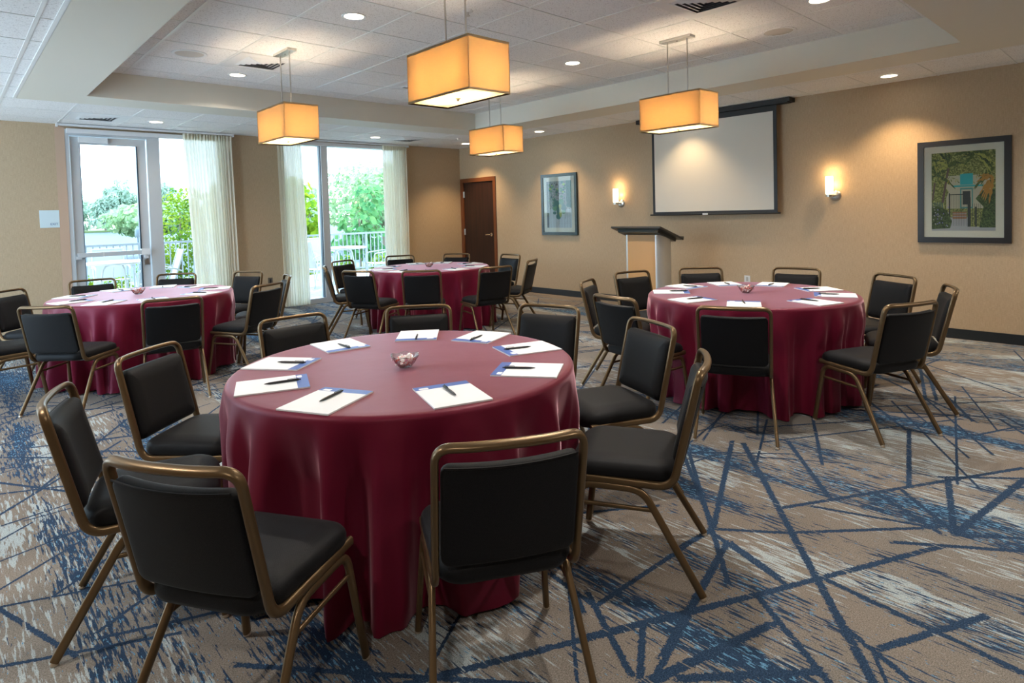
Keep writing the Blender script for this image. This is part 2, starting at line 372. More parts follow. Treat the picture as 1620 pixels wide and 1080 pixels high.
# carpet floor with its woven stripes in the same mesh
fl = MB(); fl.quad((XL, YB, 0), (0, YB, 0), (0, 0, 0), (XL, 0, 0))
segs = [(-4.28, -8.21, -5.83, -9.4, 34), (-4.06, -8.39, -4.65, -8.84, 28), (-4.29, -8.14, -5.31, -8.58, 30), (-4.65, -8.01, -5.33, -8.59, 26),
 (-4.92, -8.73, -3.6, -9.46, 28), (-3.34, -8.86, -4.25, -9.09, 26), (-4.02, -9.21, -4.59, -9.35, 32), (-3.77, -9.49, -4.63, -9.37, 36), (-5.32, -8.61, -5.14, -8.84, 24),
 (-5.14, -8.84, -4.63, -9.30, 24), (-5.39, -8.69, -6.18, -8.88, 32), (-5.96, -8.81, -4.8, -9.35, 30), (-5.36, -8.58, -5.52, -9.0, 26), (-5.66, -8.95, -5.95, -9.34, 28),
 (-5.79, -9.06, -6.4, -8.89, 38), (-5.66, -9.36, -5.22, -9.57, 30), (-6.22, -8.98, -5.89, -9.27, 36), (-4.33, -9.08, -4.62, -9.35, 26), (-4.45, -9.0, -4.68, -9.32, 24),
 (-4.81, -8.83, -4.64, -9.3, 22), (-4.9, -9.2, -4.61, -9.6, 26), (-4.65, -9.37, -4.49, -9.58, 24), (-5.38, -9.09, -5.46, -9.7, 28), (-5.33, -8.59, -5.56, -8.57, 30), (-5.62, -9.24, -5.8, -9.6, 24),
 (-5.96, -8.81, -6.9, -8.36, 30),
 (-7.72, -6.27, -7.60, -6.17, 14), (-7.74, -6.51, -7.2, -6.38, 13), (-7.75, -6.78, -7.25, -6.42, 14), (-7.76, -6.93, -7.2, -7.18, 15), (-7.76, -6.95, -7.59, -7.47, 20), (-7.78, -7.35, -7.3, -7.60, 18), (-7.60, -7.00, -7.3, -6.76, 15),
 (-7.51, -7.38, -7.1, -7.13, 18), (-7.50, -7.43, -7.15, -7.58, 20), (-7.61, -6.12, -7.2, -6.13, 12), (-5.52, -8.58, -6.14, -8.56, 24), (-6.14, -8.56, -6.11, -8.3, 24), (-6.10, -8.49, -6.32, -8.85, 26), (-6.11, -8.75, -6.31, -8.88, 26),
 (-5.42, -8.70, -6.3, -8.92, 24), (-6.29, -8.64, -5.57, -8.99, 24), (-6.29, -8.91, -5.76, -9.07, 28), (-6.23, -8.97, -5.99, -9.17, 28), (-5.39, -8.71, -5.49, -8.96, 24)]
rnd = random.Random(11)
def seg(x0, y0, x1, y1, wmm, k):
    a = Vector((x0, y0, 0)); b = Vector((x1, y1, 0)); t = (b-a).normalized(); n = Vector((-t.y, t.x, 0))*(wmm/1000*.66); a -= t*.03; b += t*.03
    L = (b-a).length; z = Vector((0, 0, .0004+.0000015*k)); u = L/.1
    # three quads so that |u| only frays the tips
    c = t*min(.06, L/3)
    P = [a, a+c, b-c, b]; U = [-1, 0, 0, 1]
    for i in range(3):
        p, q = P[i], P[i+1]
        fl.quad(p-n+z, q-n+z, q+n+z, p+n+z, 1, [(U[i], -1), (U[i+1], -1), (U[i+1], 1), (U[i], 1)])
k = 0
for s_ in segs: seg(*s_, k); k += 1
while k < 560:
    x = rnd.uniform(XL, 0); y = rnd.uniform(-11.2, 0)
    if -6.3 < x < -3.9 and -9.55 < y < -8.3: k += 1; continue
    if x < -6.9 and y < -5.9: k += 1; continue
    an = R(rnd.choice((rnd.uniform(8, 60), rnd.uniform(120, 174)))); L = rnd.choice((rnd.uniform(.5, 1.1), rnd.uniform(1.0, 2.2)))
    dx, dy = math.cos(an)*L/2, math.sin(an)*L/2
    x0, x1 = sorted((x-dx, x+dx)); x0 = max(x0, XL+.05)
    pts_ = [(x-dx, y-dy), (x+dx, y+dy)]
    if any(q[0] > -.03 or q[1] > -.03 or q[0] < XL for q in pts_): continue
    seg(*pts_[0], *pts_[1], rnd.uniform(12, 26), k); k += 1
tag(fl.build('floor', [M_['carpet'], M_['stripe']], smooth=0), 'taupe carpet with navy crossing lines and pale blue streaks', None, kind='structure')

def wall_open(name, xs, zs_top, holes, y0, y1, mat):
    """wall in the plane y with rectangular openings from the floor"""
    mb = MB(); x = xs[0]
    for (a, b, zt) in holes:
        mb.box(x, a, y0, y1, 0, zs_top); mb.box(a, b, y0, y1, zt, zs_top); x = b
    mb.box(x, xs[1], y0, y1, 0, zs_top)
    return tag(mb.build(name, mat, smooth=0), kind='structure')
wall_open('wall_far', (XL-.2, .2), ZU+.1, [(-6.62, -4.62, 2.745), (-3.72, -1.40, 2.745)], 0, .22, M_['wall'])
mb = MB(); mb.box(0, .2, YB, -1.107, 0, ZU+.1); mb.box(0, .2, -1.107, -.022, 2.18, ZU+.1); mb.box(0, .2, -.022, 0, 0, ZU+.1); mb.box(.06, .2, -1.107, -.022, 0, 2.18)
tag(mb.build('wall_right', M_['wall'], smooth=0), kind='structure')
ADDED_LW = [(-5.3, -3.0), (-2.6, -.4)]      # unseen window openings added to the left wall for more daylight
mb = MB(); y = YB
for a, b in ADDED_LW: mb.box(XL-.2, XL, y, a, 0, ZU+.1); mb.box(XL-.2, XL, a, b, 2.72, ZU+.1); y = b
mb.box(XL-.2, XL, y, 0, 0, ZU+.1)
tag(mb.build('wall_left', M_['wall'], smooth=0), kind='structure')
for k_, (a, b) in enumerate(ADDED_LW):
    mb = MB()
    for c, d in ((a, a+.05), ((a+b)/2-.03, (a+b)/2+.03), (b-.05, b)): mb.box(XL-.15, XL-.05, c, d, 0, 2.72)
    mb.box(XL-.15, XL-.05, a, b, 0, .08); mb.box(XL-.15, XL-.05, a, b, 2.66, 2.72)
    tag(mb.build('window_%d' % (k_+3), M_['alu'], smooth=0), kind='structure')  # frames of the unseen openings added for daylight
tag(MB().box(XL-.2, .2, YB-.2, YB, 0, ZU+.1).build('wall_back', M_['wall'], smooth=0), kind='structure')
# baseboards
mb = MB(); mb.box(-.012, 0, YB, -1.107, 0, .105); tag(mb.build('baseboard_right', M_['base'], smooth=0), kind='structure')
mb = MB(); mb.box(XL, -6.74, -.012, 0, 0, .105); mb.box(-4.62, -3.72, -.012, 0, 0, .105); mb.box(-1.40, -.03, -.012, 0, 0, .105)
tag(mb.build('baseboard_far', M_['base'], smooth=0), kind='structure')
# ceiling: lower border, tray soffit band, raised tiles
mb = MB()
for (a, b, c, d) in ((XL, XOL, YB, 0), (XOR, 0, YB, 0), (XOL, XOR, YOF, 0), (XOL, XOR, YB, YON)):
    mb.quad((a, c, ZC+.006), (a, d, ZC+.006), (b, d, ZC+.006), (b, c, ZC+.006))
mb.quad((XTL-.02, YTN-.02, ZU), (XTL-.02, YTF+.02, ZU), (XTR+.02, YTF+.02, ZU), (XTR+.02, YTN-.02, ZU))
tag(mb.build('ceiling', M_['tile'], smooth=0), 'speckled white acoustic tile ceiling with a raised centre tray', kind='structure')
mb = MB()
mb.box(XOL, XTL, YON, YOF, ZC, ZU+.02); mb.box(XTR, XOR, YON, YOF, ZC, ZU+.02); mb.box(XTL, XTR, YTF, YOF, ZC, ZU+.02); mb.box(XTL, XTR, YON, YTN, ZC, ZU+.02)
tag(mb.build('trim_1', M_['soffit'], smooth=0), 'cream plaster soffit band around the raised ceiling tray', kind='structure')
tag(MB().box(XL-2.2, 2.2, YB-.2, 2.97, ZU+.1, ZU+.3).build('roof', M_['soffit'], smooth=0), kind='structure')
mb = MB(); g = .012
def inr(x, y, r_): return r_[0]+.02 < x < r_[1]-.02 and r_[2]+.02 < y < r_[3]-.02
low = [(XL, XOL, YB, 0), (XOR, 0, YB, 0), (XOL, XOR, YOF, 0)]
def line_x(x, y0, y1, z, w_=.012): mb.box(x-w_, x+w_, y0, y1, z-.003, z+.004)
def line_y(y, x0, x1, z, w_=.012): mb.box(x0, x1, y-w_, y+w_, z-.0035, z+.004)
gx = [-7.352+.651*k for k in range(-4, 12)]; gy = [-7.0+.648*k for k in range(-9, 11)]
for x in gx:
    if x < XOL or x > XOR: line_x(x, YB, 0, ZC+.006)
    else: line_x(x, YOF, 0, ZC+.006)
for y in gy:
    if y > YOF: line_y(y, XL, 0, ZC+.006, .008)
    else: line_y(y, XL, XOL, ZC+.006, .008); line_y(y, XOR, 0, ZC+.006, .008)
for x in [-6.364+.655*k for k in range(0, 8)]: line_x(x, YTN, YTF, ZU)
for y in [-5.905+.6485*k for k in range(-4, 6)]: line_y(y, XTL, XTR, ZU, .008)
line_x(XOL-.012, YON, YOF, ZC+.003, .014)
tag(mb.build('trim_2', M_['tbar'], smooth=0), 'white metal grid bars between the ceiling tiles', kind='structure')

# ------------------------------------------------------------------ openings in the far wall
def frame_rect(mb, x0, x1, z0, z1, y0, y1, w_, bw=None, tw=None):
    bw = w_ if bw is None else bw; tw = w_ if tw is None else tw
    mb.box(x0, x0+w_, y0, y1, z0, z1); mb.box(x1-w_, x1, y0, y1, z0, z1)
    mb.box(x0+w_, x1-w_, y0, y1, z1-tw, z1); mb.box(x0+w_, x1-w_, y0, y1, z0, z0+bw)
d1 = empty('door_1', (-6.12, .1, 0), 'glazed aluminium exit door with a push bar, leading to the terrace', None); d1['kind'] = 'structure'
def P_(o, parent):   # keep world coordinates under a parent that has a location
    o.parent = parent; o.matrix_parent_inverse = Matrix.Translation(-parent.location); return o
mb = MB(); mb.box(-6.62, -6.575, .0, .2, 0, 2.745); mb.box(-5.665, -5.555, 0, .2, 0, 2.745); mb.box(-6.575, -5.665, .0, .2, 2.665, 2.745)
P_(mb.build('door_frame', M_['alu'], smooth=0), d1)
mb = MB(); frame_rect(mb, -6.565, -5.675, .01, 2.655, .04, .085, .105, .2, .10); mb.box(-5.79, -5.782, .035, .04, .21, 2.555); 
P_(mb.build('door_leaf', M_['alu'], smooth=0), d1)
mb = MB(); mb.box(-5.797, -5.780, .03, .088, .21, 2.555); mb.box(-6.46, -6.452, .036, .088, .21, 2.555)
P_(mb.build('gasket', M_['gasket'], smooth=0), d1)
P_(MB().box(-6.46, -5.78, .058, .064, .21, 2.555).build('door_glass', M_['glass'], smooth=0), d1)
pb = P_(MB().box(-6.55, -5.72, -.045, .012, 1.025, 1.085).build('push_bar', M_['alu'], smooth=0), d1)
mb = MB(); mb.box(-6.57, -6.50, -.02, .04, 1.0, 1.04); mb.box(-5.80, -5.69, -.05, .04, 1.015, 1.10); mb.box(-5.76, -5.71, -.02, .04, .965, 1.015); mb.box(-6.262, -6.248, -.048, .01, 1.022, 1.088)
P_(mb.build('latch_case', M_['vent'], smooth=0), d1)
mb = MB(); mb.cyl((-5.725, .02, .93), (-5.725, .04, .93), .026); mb.box(-5.755, -5.695, .025, .04, .87, .94); P_(mb.build('lock', M_['steel']), d1)
P_(MB().box(-6.47, -6.14, -.03, .04, 2.575, 2.645).build('door_closer', M_['white'], smooth=0), d1)

def window(n, lab, x0, x1, muls, label_z=2.745):
    w_ = empty('window_%d' % n, ((x0+x1)/2, .1, 0), lab, None); w_['kind'] = 'structure'
    mb = MB(); frame_rect(mb, x0, x1, 0, 2.745, 0, .2, .05, .085, .035)
    for a, b in muls: mb.box(a, b, -.0, .2, .085, 2.71)
    P_(mb.build('window_frame', M_['alu'], smooth=0), w_)
    xs = [x0+.05]+[q for ab in muls for q in ab]+[x1-.05]
    for i in range(0, len(xs), 2):
        P_(MB().box(xs[i], xs[i+1], .07, .076, .085, 2.71).build('pane', M_['glass'], smooth=0), w_)
        mg = MB(); mg.box(xs[i+1]-.012, xs[i+1], .03, .1, .085, 2.71); P_(mg.build('gasket', M_['gasket'], smooth=0), w_)
    return w_
window(1, 'fixed glass sidelight right of the glazed exit door', -5.555, -4.62, [])
window(2, 'tall two-pane terrace window between sheer curtains', -3.72, -1.40, [(-3.025, -2.905)])
P_x = MB(); P_x.box(-6.62, -4.50, -.09, .0, 2.675, 2.745)
blind = tag(MB().box(-6.60, -4.66, -.05, -.001, 2.69, 2.75).build('trim_3', M_['vent'], smooth=0), kind='structure')
tag(MB().box(-3.70, -1.80, -.05, -.001, 2.705, 2.765).build('trim_4', M_['vent'], smooth=0), kind='structure')
tag(MB().box(-6.725, -6.62, -.006, .0, 0, 2.78).build('trim_5', principled('reveal_paint', (.52, .36, .26), .6), smooth=0), kind='structure')

def track(x0, x1, lab):
    t = empty('curtain_track', ((x0+x1)/2, -.1, 2.77), lab, 'curtain track', 'curtain tracks under the ceiling')
    mb = MB(); mb.box(x0, x1, -.13, -.07, 2.772, 2.797); P_(mb.build('rail', M_['white'], smooth=0), t)
    for c_ in (x0-.02, x1): P_(MB().box(c_, c_+.02, -.135, -.065, 2.755, 2.797).build('end_cap', M_['white'], smooth=0), t)
track(-6.70, -4.52, 'white curtain track above the glazed exit door'); track(-3.86, -1.33, 'white curtain track above the two-pane terrace window')
def curtain(x0, x1, xb0, xb1, lab, seed):
    rn = random.Random(seed); n = 150; rows = 14; mb = MB(); z0, z1 = .02, 2.765
    nf = max(6, int((x1-x0)/.040)); ph = rn.uniform(0, 6)
    vs = []
    for j in range(rows+1):
        t = j/rows; z = z1+(z0-z1)*t; s_ = min(1, t*1.3)
        for i in range(n+1):
            u = i/n; X = (x0+(x1-x0)*u)*(1-s_)+(xb0+(xb1-xb0)*u)*s_
            uu = u+.012*math.sin(u*23+ph)
            amp = .014+.012*min(1, t*2.2)
            Y = -.10+amp*math.sin(uu*nf*2*math.pi*(1)+ph)*(1+.3*math.sin(u*11+seed))+.010*math.sin(u*9+ph)*t
            vs.append((X+.006*math.sin(uu*nf*4*math.pi)*t, Y, z))
    fs = [(j*(n+1)+i, j*(n+1)+i+1, (j+1)*(n+1)+i+1, (j+1)*(n+1)+i) for j in range(rows) for i in range(n)]
    mb.add(vs, fs)
    c = mb.build('sheer_curtain', M_['sheer'], smooth=180); tag(c, lab, 'curtain', 'sheer cream curtains')
    hb = MB(); vs = []
    for z in (2.765, 2.69):
        for i in range(n+1):
            u = i/n; uu = u+.012*math.sin(u*23+ph); vs.append((x0+(x1-x0)*u, -.10+.020*math.sin(uu*nf*2*math.pi+ph)-.004, z))
    hb.add(vs, [(i, i+1, n+2+i, n+1+i) for i in range(n)]); hb.build('heading_tape', M_['sheer'], c, smooth=180)
curtain(-5.21, -4.53, -5.12, -4.50, 'sheer cream curtain gathered right of the glazed exit door', 1)
curtain(-3.83, -3.42, -3.79, -3.36, 'sheer cream curtain left of the two-pane terrace window', 2)
curtain(-1.86, -1.345, -1.86, -1.36, 'sheer cream curtain right of the two-pane terrace window', 3)

# exit sign, outlets
s = empty('exit_sign', (-6.8275, -.006, 1.555), 'small pale blue wall plate lettered EXIT beside the glazed door', 'sign')
P_(MB().box(-6.932, -6.723, -.010, -.001, 1.440, 1.669).build('plate', principled('sign_plate', (.62, .74, .78), .35), smooth=0), s)
fc_ = bpy.data.curves.new('lettering', 'FONT'); fc_.body = 'EXIT'; fc_.size = .042; fc_.extrude = .0008; fc_.align_x = 'RIGHT'
ft_ = bpy.data.objects.new('lettering_source', fc_); C.objects.link(ft_); bpy.context.view_layer.update()
fm_ = bpy.data.meshes.new_from_object(ft_.evaluated_get(bpy.context.evaluated_depsgraph_get())); bpy.data.objects.remove(ft_)
fm_.materials.clear(); fm_.materials.append(principled('sign_ink', (.10, .20, .36), .5)); fo = bpy.data.objects.new('lettering', fm_); C.objects.link(fo); fo.parent = s
fo.location = (.090, -.0052, -.083); fo.rotation_euler = (R(90), 0, 0)
t = MB().box(-4.02, -3.945, -.008, 0, .40, .52).build('wall_outlet', principled('brown_plate', (.12, .10, .08), .4), smooth=0); tag(t, 'dark wall outlet low between the two curtains', 'outlet')
MB().box(-3.995, -3.97, -.011, -.008, .425, .495).build('socket', M_['black'], t, smooth=0)
t = MB().box(-.008, 0, -6.18, -6.10, .445, .54).build('wall_outlet', M_['white'], smooth=0); tag(t, 'white wall outlet below the projection screen', 'outlet')
MB().box(-.011, -.008, -6.155, -6.125, .465, .52).build('socket', principled('socket_grey', (.45, .45, .44), .5), t, smooth=0)

# ------------------------------------------------------------------ walnut door
d2 = empty('door_2', (.02, -.565, 0), 'dark walnut door in a reddish wooden frame in the far corner', None); d2['kind'] = 'structure'
mb = MB(); mb.box(-.018, .06, -.105, -.022, 0, 2.18); mb.box(-.018, .06, -1.107, -1.035, 0, 2.18); mb.box(-.018, .06, -1.035, -.105, 2.10, 2.18); P_(mb.build('door_frame', M_['walframe'], smooth=0), d2)
P_(MB().box(.004, .05, -1.032, -.112, .008, 2.096).build('door_leaf', M_['walnut'], smooth=0), d2)
for z in (1.80, 1.04, .25):
    mb = MB(); mb.cyl((-.004, -.112, z), (-.004, -.112, z+.12), .011, 10); mb.box(-.003, .004, -.135, -.09, z, z+.12); P_(mb.build('hinge', M_['steel']), d2)
mb = MB(); mb.cyl((.004, -.955, 1.05), (-.012, -.955, 1.05), .034); mb.cyl((-.01, -.955, 1.05), (-.055, -.955, 1.05), .011); mb.sweep(fillet([(-.052, -.965, 1.05), (-.056, -.90, 1.052), (-.050, -.825, 1.045)], .02), .022, .012, (0, 0, 1)); P_(mb.build('door_handle', M_['chrome']), d2)

# ------------------------------------------------------------------ round tables and cloths
# per table: (seat phrase, azimuth from table centre, rail distance, facing offset)
CH = [[('at the front left of', -148, 1.43, -1), ('at the front right of', -111, 1.37, -8), ('at the right front of', -62.5, 1.36, 2), ('at the right side of', -26, 1.33, 4), ('at the back right of', 12, 1.31, 6),
       ('centred behind', 53, 1.22, 1), ('at the back left of', 91, 1.26, 0), ('at the left back of', 136, 1.26, -5), ('at the left front of', 169, 1.36, -6)],
      [('centred in front of', -158, 1.33, 3), ('at the front right of', -110, 1.33, -4), ('at the right side of', -69, 1.34, 0), ('at the right back of', -34, 1.32, 3), ('at the back right of', 7, 1.31, 1),
       ('at the back left of', 47, 1.31, -4), ('at the left back of', 81, 1.33, -5), ('at the left side of', 119, 1.33, -4), ('at the left front of', 163, 1.33, 8)],
      [('at the front left of', -130, 1.39, -5), ('at the front right of', -94, 1.43, -8), ('at the right front of', -52, 1.33, -8), ('at the right side of', -16, 1.34, 0), ('at the right back of', 26, 1.36, 0),
       ('at the back right of', 63, 1.28, -6), ('at the back left of', 101, 1.27, -14), ('at the left back of', 145, 1.24, -8), ('at the photo edge, left of', -169, 1.42, -4)],
      [('at the front left of', -160, 1.45, 4), ('centred in front of', -129, 1.47, -2), ('at the front right of', -96, 1.55, -5), ('at the right side of', -57, 1.42, -4), ('at the right back of', -8, 1.33, 6),
       ('at the back right of', 36, 1.29, -3), ('at the back left of', 75, 1.33, -8), ('at the left back of', 120, 1.36, -10), ('at the left side of', 162, 1.37, -8)]]
TABLES = [(-6.247, -7.505), (-3.103, -7.686), (-6.422, -3.088), (-3.055, -3.183)]
TN = ['the nearest table', 'the lectern-side table', 'the exit-door table', 'the farthest table']
RT, ZT = .80, .765
def cloth(seed, chairs):
    rn = random.Random(seed); n = 288; mb = MB(); vs = []
    # irregular folds: angles of ridges
    nf = 21; ang = []; a = rn.uniform(0, 1)
    for i in range(nf): ang.append(a); a += (2*math.pi/nf)*rn.uniform(.62, 1.38)
    sc_ = 2*math.pi/(a-ang[0]); ang = [ang[0]+(q-ang[0])*sc_ for q in ang]; amp = [rn.uniform(.55, 1.25) for _ in ang]; wd = [rn.uniform(.045, .088) for _ in ang]
    ph = [rn.uniform(-.05, .05) for _ in ang]
    sm = [(rn.uniform(0, 6.28), rn.uniform(.05, .16), rn.uniform(.018, .03), rn.uniform(-.12, .12)) for _ in range(34)]
    def fold(th, t):
        s_ = 0
        for q, A, w_, p in zip(ang, amp, wd, ph):
            d = (th-q-p*t+math.pi) % (2*math.pi)-math.pi
            w2 = w_*(1.15-.25*t); x_ = d/w2
            if abs(x_) < 4: s_ += A*math.exp(-abs(x_)**1.6)
        for q, A, w_, p in sm:
            d = (th-q-p*t+math.pi) % (2*math.pi)-math.pi; x_ = d/w_
            if abs(x_) < 3: s_ += A*math.exp(-x_*x_)
        return s_
    prof = [(0, 0, None)]
    rings = []
    for r_ in (.12, .3, .5, .65, .74, .775): rings.append([(r_*math.cos(2*math.pi*k/n), r_*math.sin(2*math.pi*k/n), ZT+.0015) for k in range(n)])
    for q in range(1, 6):
        an = R(90*q/5); rr = .775+.025*math.sin(an); zz = ZT+.0015-.025*(1-math.cos(an)); rings.append([(rr*math.cos(2*math.pi*k/n), rr*math.sin(2*math.pi*k/n), zz) for k in range(n)])
    rows = 26
    for j in range(1, rows+1):
        t = j/rows; ring = []
        for k in range(n):
            th = 2*math.pi*k/n; g_ = min(1, t*3.0); f_ = fold(th, t)
            off = g_*(-.105+.27*f_)*(.45+.55*t); cap = .004+.115*t
            if off > 0: off = cap*math.tanh(off/cap)
            rr = RT+.003+off-.008*g_*math.sin(3*th+seed)
            for (_, caz, cdist, _o) in chairs:      # seats press the cloth in
                d = abs((th-R(caz)+math.pi) % (2*math.pi)-math.pi); lim = cdist-.305-.235
                if d < .42 and lim < rr:
                    kz = min(1, max(0, (t-.16)/.2)); ka = min(1, max(0, (.42-d)/.12)); rr = rr+(lim-rr)*kz*ka
            hem = .012+.02*max(0, .5-f_)+.008*math.sin(5*th+seed)
            z = (ZT-.025)*(1-t)+max(.006, hem)*t
            if t > .93: rr += .012*(t-.93)/.07*math.sin(19*th+seed)
            ring.append((rr*math.cos(th), rr*math.sin(th), z))
        rings.append(ring)
    vs = [(0, 0, ZT+.0015)]+[q for r_ in rings for q in r_]; fs = [(0, 1+k, 1+(k+1) % n) for k in range(n)]
    for i in range(len(rings)-1):
        for k in range(n): fs.append((1+i*n+k, 1+(i+1)*n+k, 1+(i+1)*n+(k+1) % n, 1+i*n+(k+1) % n))
    mb.add(vs, fs); return mb
M_['ply'] = principled('plywood', (.4, .28, .16), .6)
for i, (x, y) in enumerate(TABLES):
    t = empty('round_table', (x, y, 0), 'round banquet table hidden under the burgundy cloth of '+TN[i], 'table', 'round banquet tables')
    MB().lathe([(.775, .74), (.775, .762)], n=64, cap0=True, cap1=True).build('tabletop', M_['ply'], t)
    for a_, b_ in ((.35, .4), (-.35, .4), (.35, -.4), (-.35, -.4)):
        MB().cyl((a_, b_, 0), (a_*.9, b_*.9, .74), .014, 10).build('leg', M_['darkbar'], t)
    c = cloth(i*7+3, CH[i]).build('tablecloth', M_['cloth'], smooth=180, loc=(x, y, 0))
    tag(c, 'floor-length burgundy tablecloth on '+TN[i], 'tablecloth', 'burgundy tablecloths')

# ------------------------------------------------------------------ chairs
def make_chair():
    root = empty('banquet_chair', (0, 0, 0), '', 'chair')
    SX = .211
    # seat cushion
    mb = MB(); loft(mb, .224, .222, .095, [(.022, .412), (.007, .419), (0, .434), (0, .452), (.004, .465), (.014, .476), (.034, .484), (.075, .490)],
                    xf=lambda p: Vector((p.x, p.y+.0, p.z-.016*max(0, (p.y-.10)/.12)**2-.006*max(0, (-p.y-.10)/.12)**2)), n=7, taper=.06)
    mb.build('seat', M_['fabric'], root, smooth=60)
    # back frame tube
    half = [Vector((-SX, .195, .414)), Vector((-SX, -.195, .404)), Vector((-SX-.002, -.300, .849))]
    top = [Vector((-.115, -.324, .849)), Vector((0, -.330, .849)), Vector((.115, -.324, .849))]
    full = half[:2]+[half[2]]+top+[Vector((SX+.002, -.300, .849)), Vector((SX, -.195, .404)), Vector((SX, .195, .414))]
    pth = fillet(full, [.060, .088, .05, .05, .05, .088, .060], 8)
    MB().sweep(pth, .031, .022, (0, 0, 1), 14).build('back_frame', M_['bronze'], root, smooth=50)
    # back cushion: lofted in local (x, h) plane then leant and bowed
    lean = Vector((0, -.105, .445)).normalized(); out = Vector((0, -lean.z, lean.y))   # out = rearwards
    base_ = Vector((0, -.195, .404))
    def bx(p):
        h = p.y+.243; bow = .024*(1-(p.x/.20)**2)
        return base_+Vector((p.x, 0, 0))+lean*h+out*(p.z+bow*(.35+.65*min(1, h/.4)))
    mb = MB(); loft(mb, .197, .163, .030, [(.060, -.036), (.028, -.031), (.010, -.022), (.001, -.010), (0, .0), (.0, .010), (.003, .0155), (.010, .017)], xf=bx, n=4, fill=8, m=10)
    bc = mb.build('backrest', M_['fabric'], root, smooth=60)
    mb = MB(); pp = [bx(Vector((x_, .160, .016))) for x_ in [(-.19+.38*k/12) for k in range(13)]]; mb.sweep(pp, .007, .006, (0, 0, 1), 6); mb.build('piping', M_['fabric'], bc, smooth=60)
    # leg frames, front and rear halves
    for sx_ in (-1, 1):
        X = sx_*SX; ft = Vector((X*1.12, .222, .012)); rf = Vector((X*1.14, -.300, .012)); ftop = Vector((X, .165, .388)); rtop = Vector((X, -.080, .384)); mid = Vector((X, .04, .3865))
        pf = fillet([ft, ftop, mid], .055, 7); prr = fillet([rf, rtop, mid], .055, 7)
        for pth_, foot in ((pf, ft), (prr, rf)):
            lg = MB().sweep(pth_, .030, .022, (0, 1, 0) if pth_ is pf else (0, 1, .3), 12).build('leg', M_['bronze'], root, smooth=50)
            MB().lathe([(.010, .0), (.013, .003), (.013, .008), (.009, .014)], (foot.x, foot.y, 0), 12, cap0=True, cap1=True).build('glide', M_['glide'], lg)
        a = ft.lerp(ftop, .80); b = rf.lerp(rtop, .80)
        MB().sweep([a, b], .013, .017, (1, 0, 0), 10).build('stretcher', M_['bronze'], root, smooth=50)
    for (y_, z_) in ((.150, .385), (-.06, .382)):
        MB().sweep([(-SX, y_, z_), (SX, y_, z_)], .018, .012, (0, 1, 0), 8).build('cross_bar', M_['darkbar'], root, smooth=50)
    return root
chair0 = make_chair()
first = True
for ti, lst in enumerate(CH):
    T = TABLES[ti]
    for (ph, az, dist, off) in lst:
        a = R(az); px, py = T[0]+dist*math.cos(a), T[1]+dist*math.sin(a)     # rail top position
        face = a+math.pi+R(off)          # direction the sitter looks
        ox, oy = px+.305*math.cos(face), py+.305*math.sin(face)
        rz = face-math.pi/2
        lab = 'black bronze-framed banquet chair '+ph+' '+TN[ti]; grp = 'banquet chairs around '+TN[ti]
        if first: chair0.location = (ox, oy, 0); chair0.rotation_euler = (0, 0, rz); tag(chair0, lab, 'chair', grp); first = False
        else: dup(chair0, (ox, oy, 0), rz, lab, grp)

# ------------------------------------------------------------------ notepads, pens, candy bowls
def make_pad():
    mb = MB(); a, b, h = .145, .115, .006     # long axis x: +x = header end (towards the centre)
    mb.box(-a, a, -b, b, 0, h)
    mb.quad((a-.048, -b, h+.0002), (a, -b, h+.0002), (a, b, h+.0002), (a-.048, b, h+.0002), 1)
    mb.poly([(a-.034+x_, b-.036+y_, h+.0004) for x_, y_ in rrect(.011, .019, .004, 3)], 0)
    return mb.build('notepad', [M_['paper'], M_['blue']], smooth=0)
pad0 = make_pad(); tag(pad0, '', 'notepad')
def make_pen():
    r_ = empty('ballpoint_pen', (0, 0, 0), '', 'pen')
    MB().lathe([(.0006, -.074), (.0022, -.068), (.0046, -.052), (.0052, -.03), (.0052, .055), (.0046, .066), (.0026, .067), (.0024, .075)], n=14, cap0=True, cap1=True,
               fn=lambda q, z, a: (z, q*math.cos(a), q*math.sin(a)+.0053)).build('barrel', M_['pen'], r_, smooth=50)
    MB().sweep([(.064, 0, .0105), (.060, 0, .0135), (.022, 0, .0125), (.020, 0, .011)], .004, .0016, (0, 1, 0), 8).build('clip', M_['penclip'], r_)
    return r_
pen0 = make_pen()
PAD1 = [(-152, .63, -1, 0, .03), (-107, .62, -1, 1, .02), (-64, .62, 9, 2, .04), (-23, .62, 4, -5, .05), (15, .63, 6, 1, .06), (51, .63, 0, 1, .07), (94, .60, -10, 5, .06), (135, .61, -9, 2, .05), (172, .62, -13, 5, .04)]
rnd = random.Random(5)
fp = True
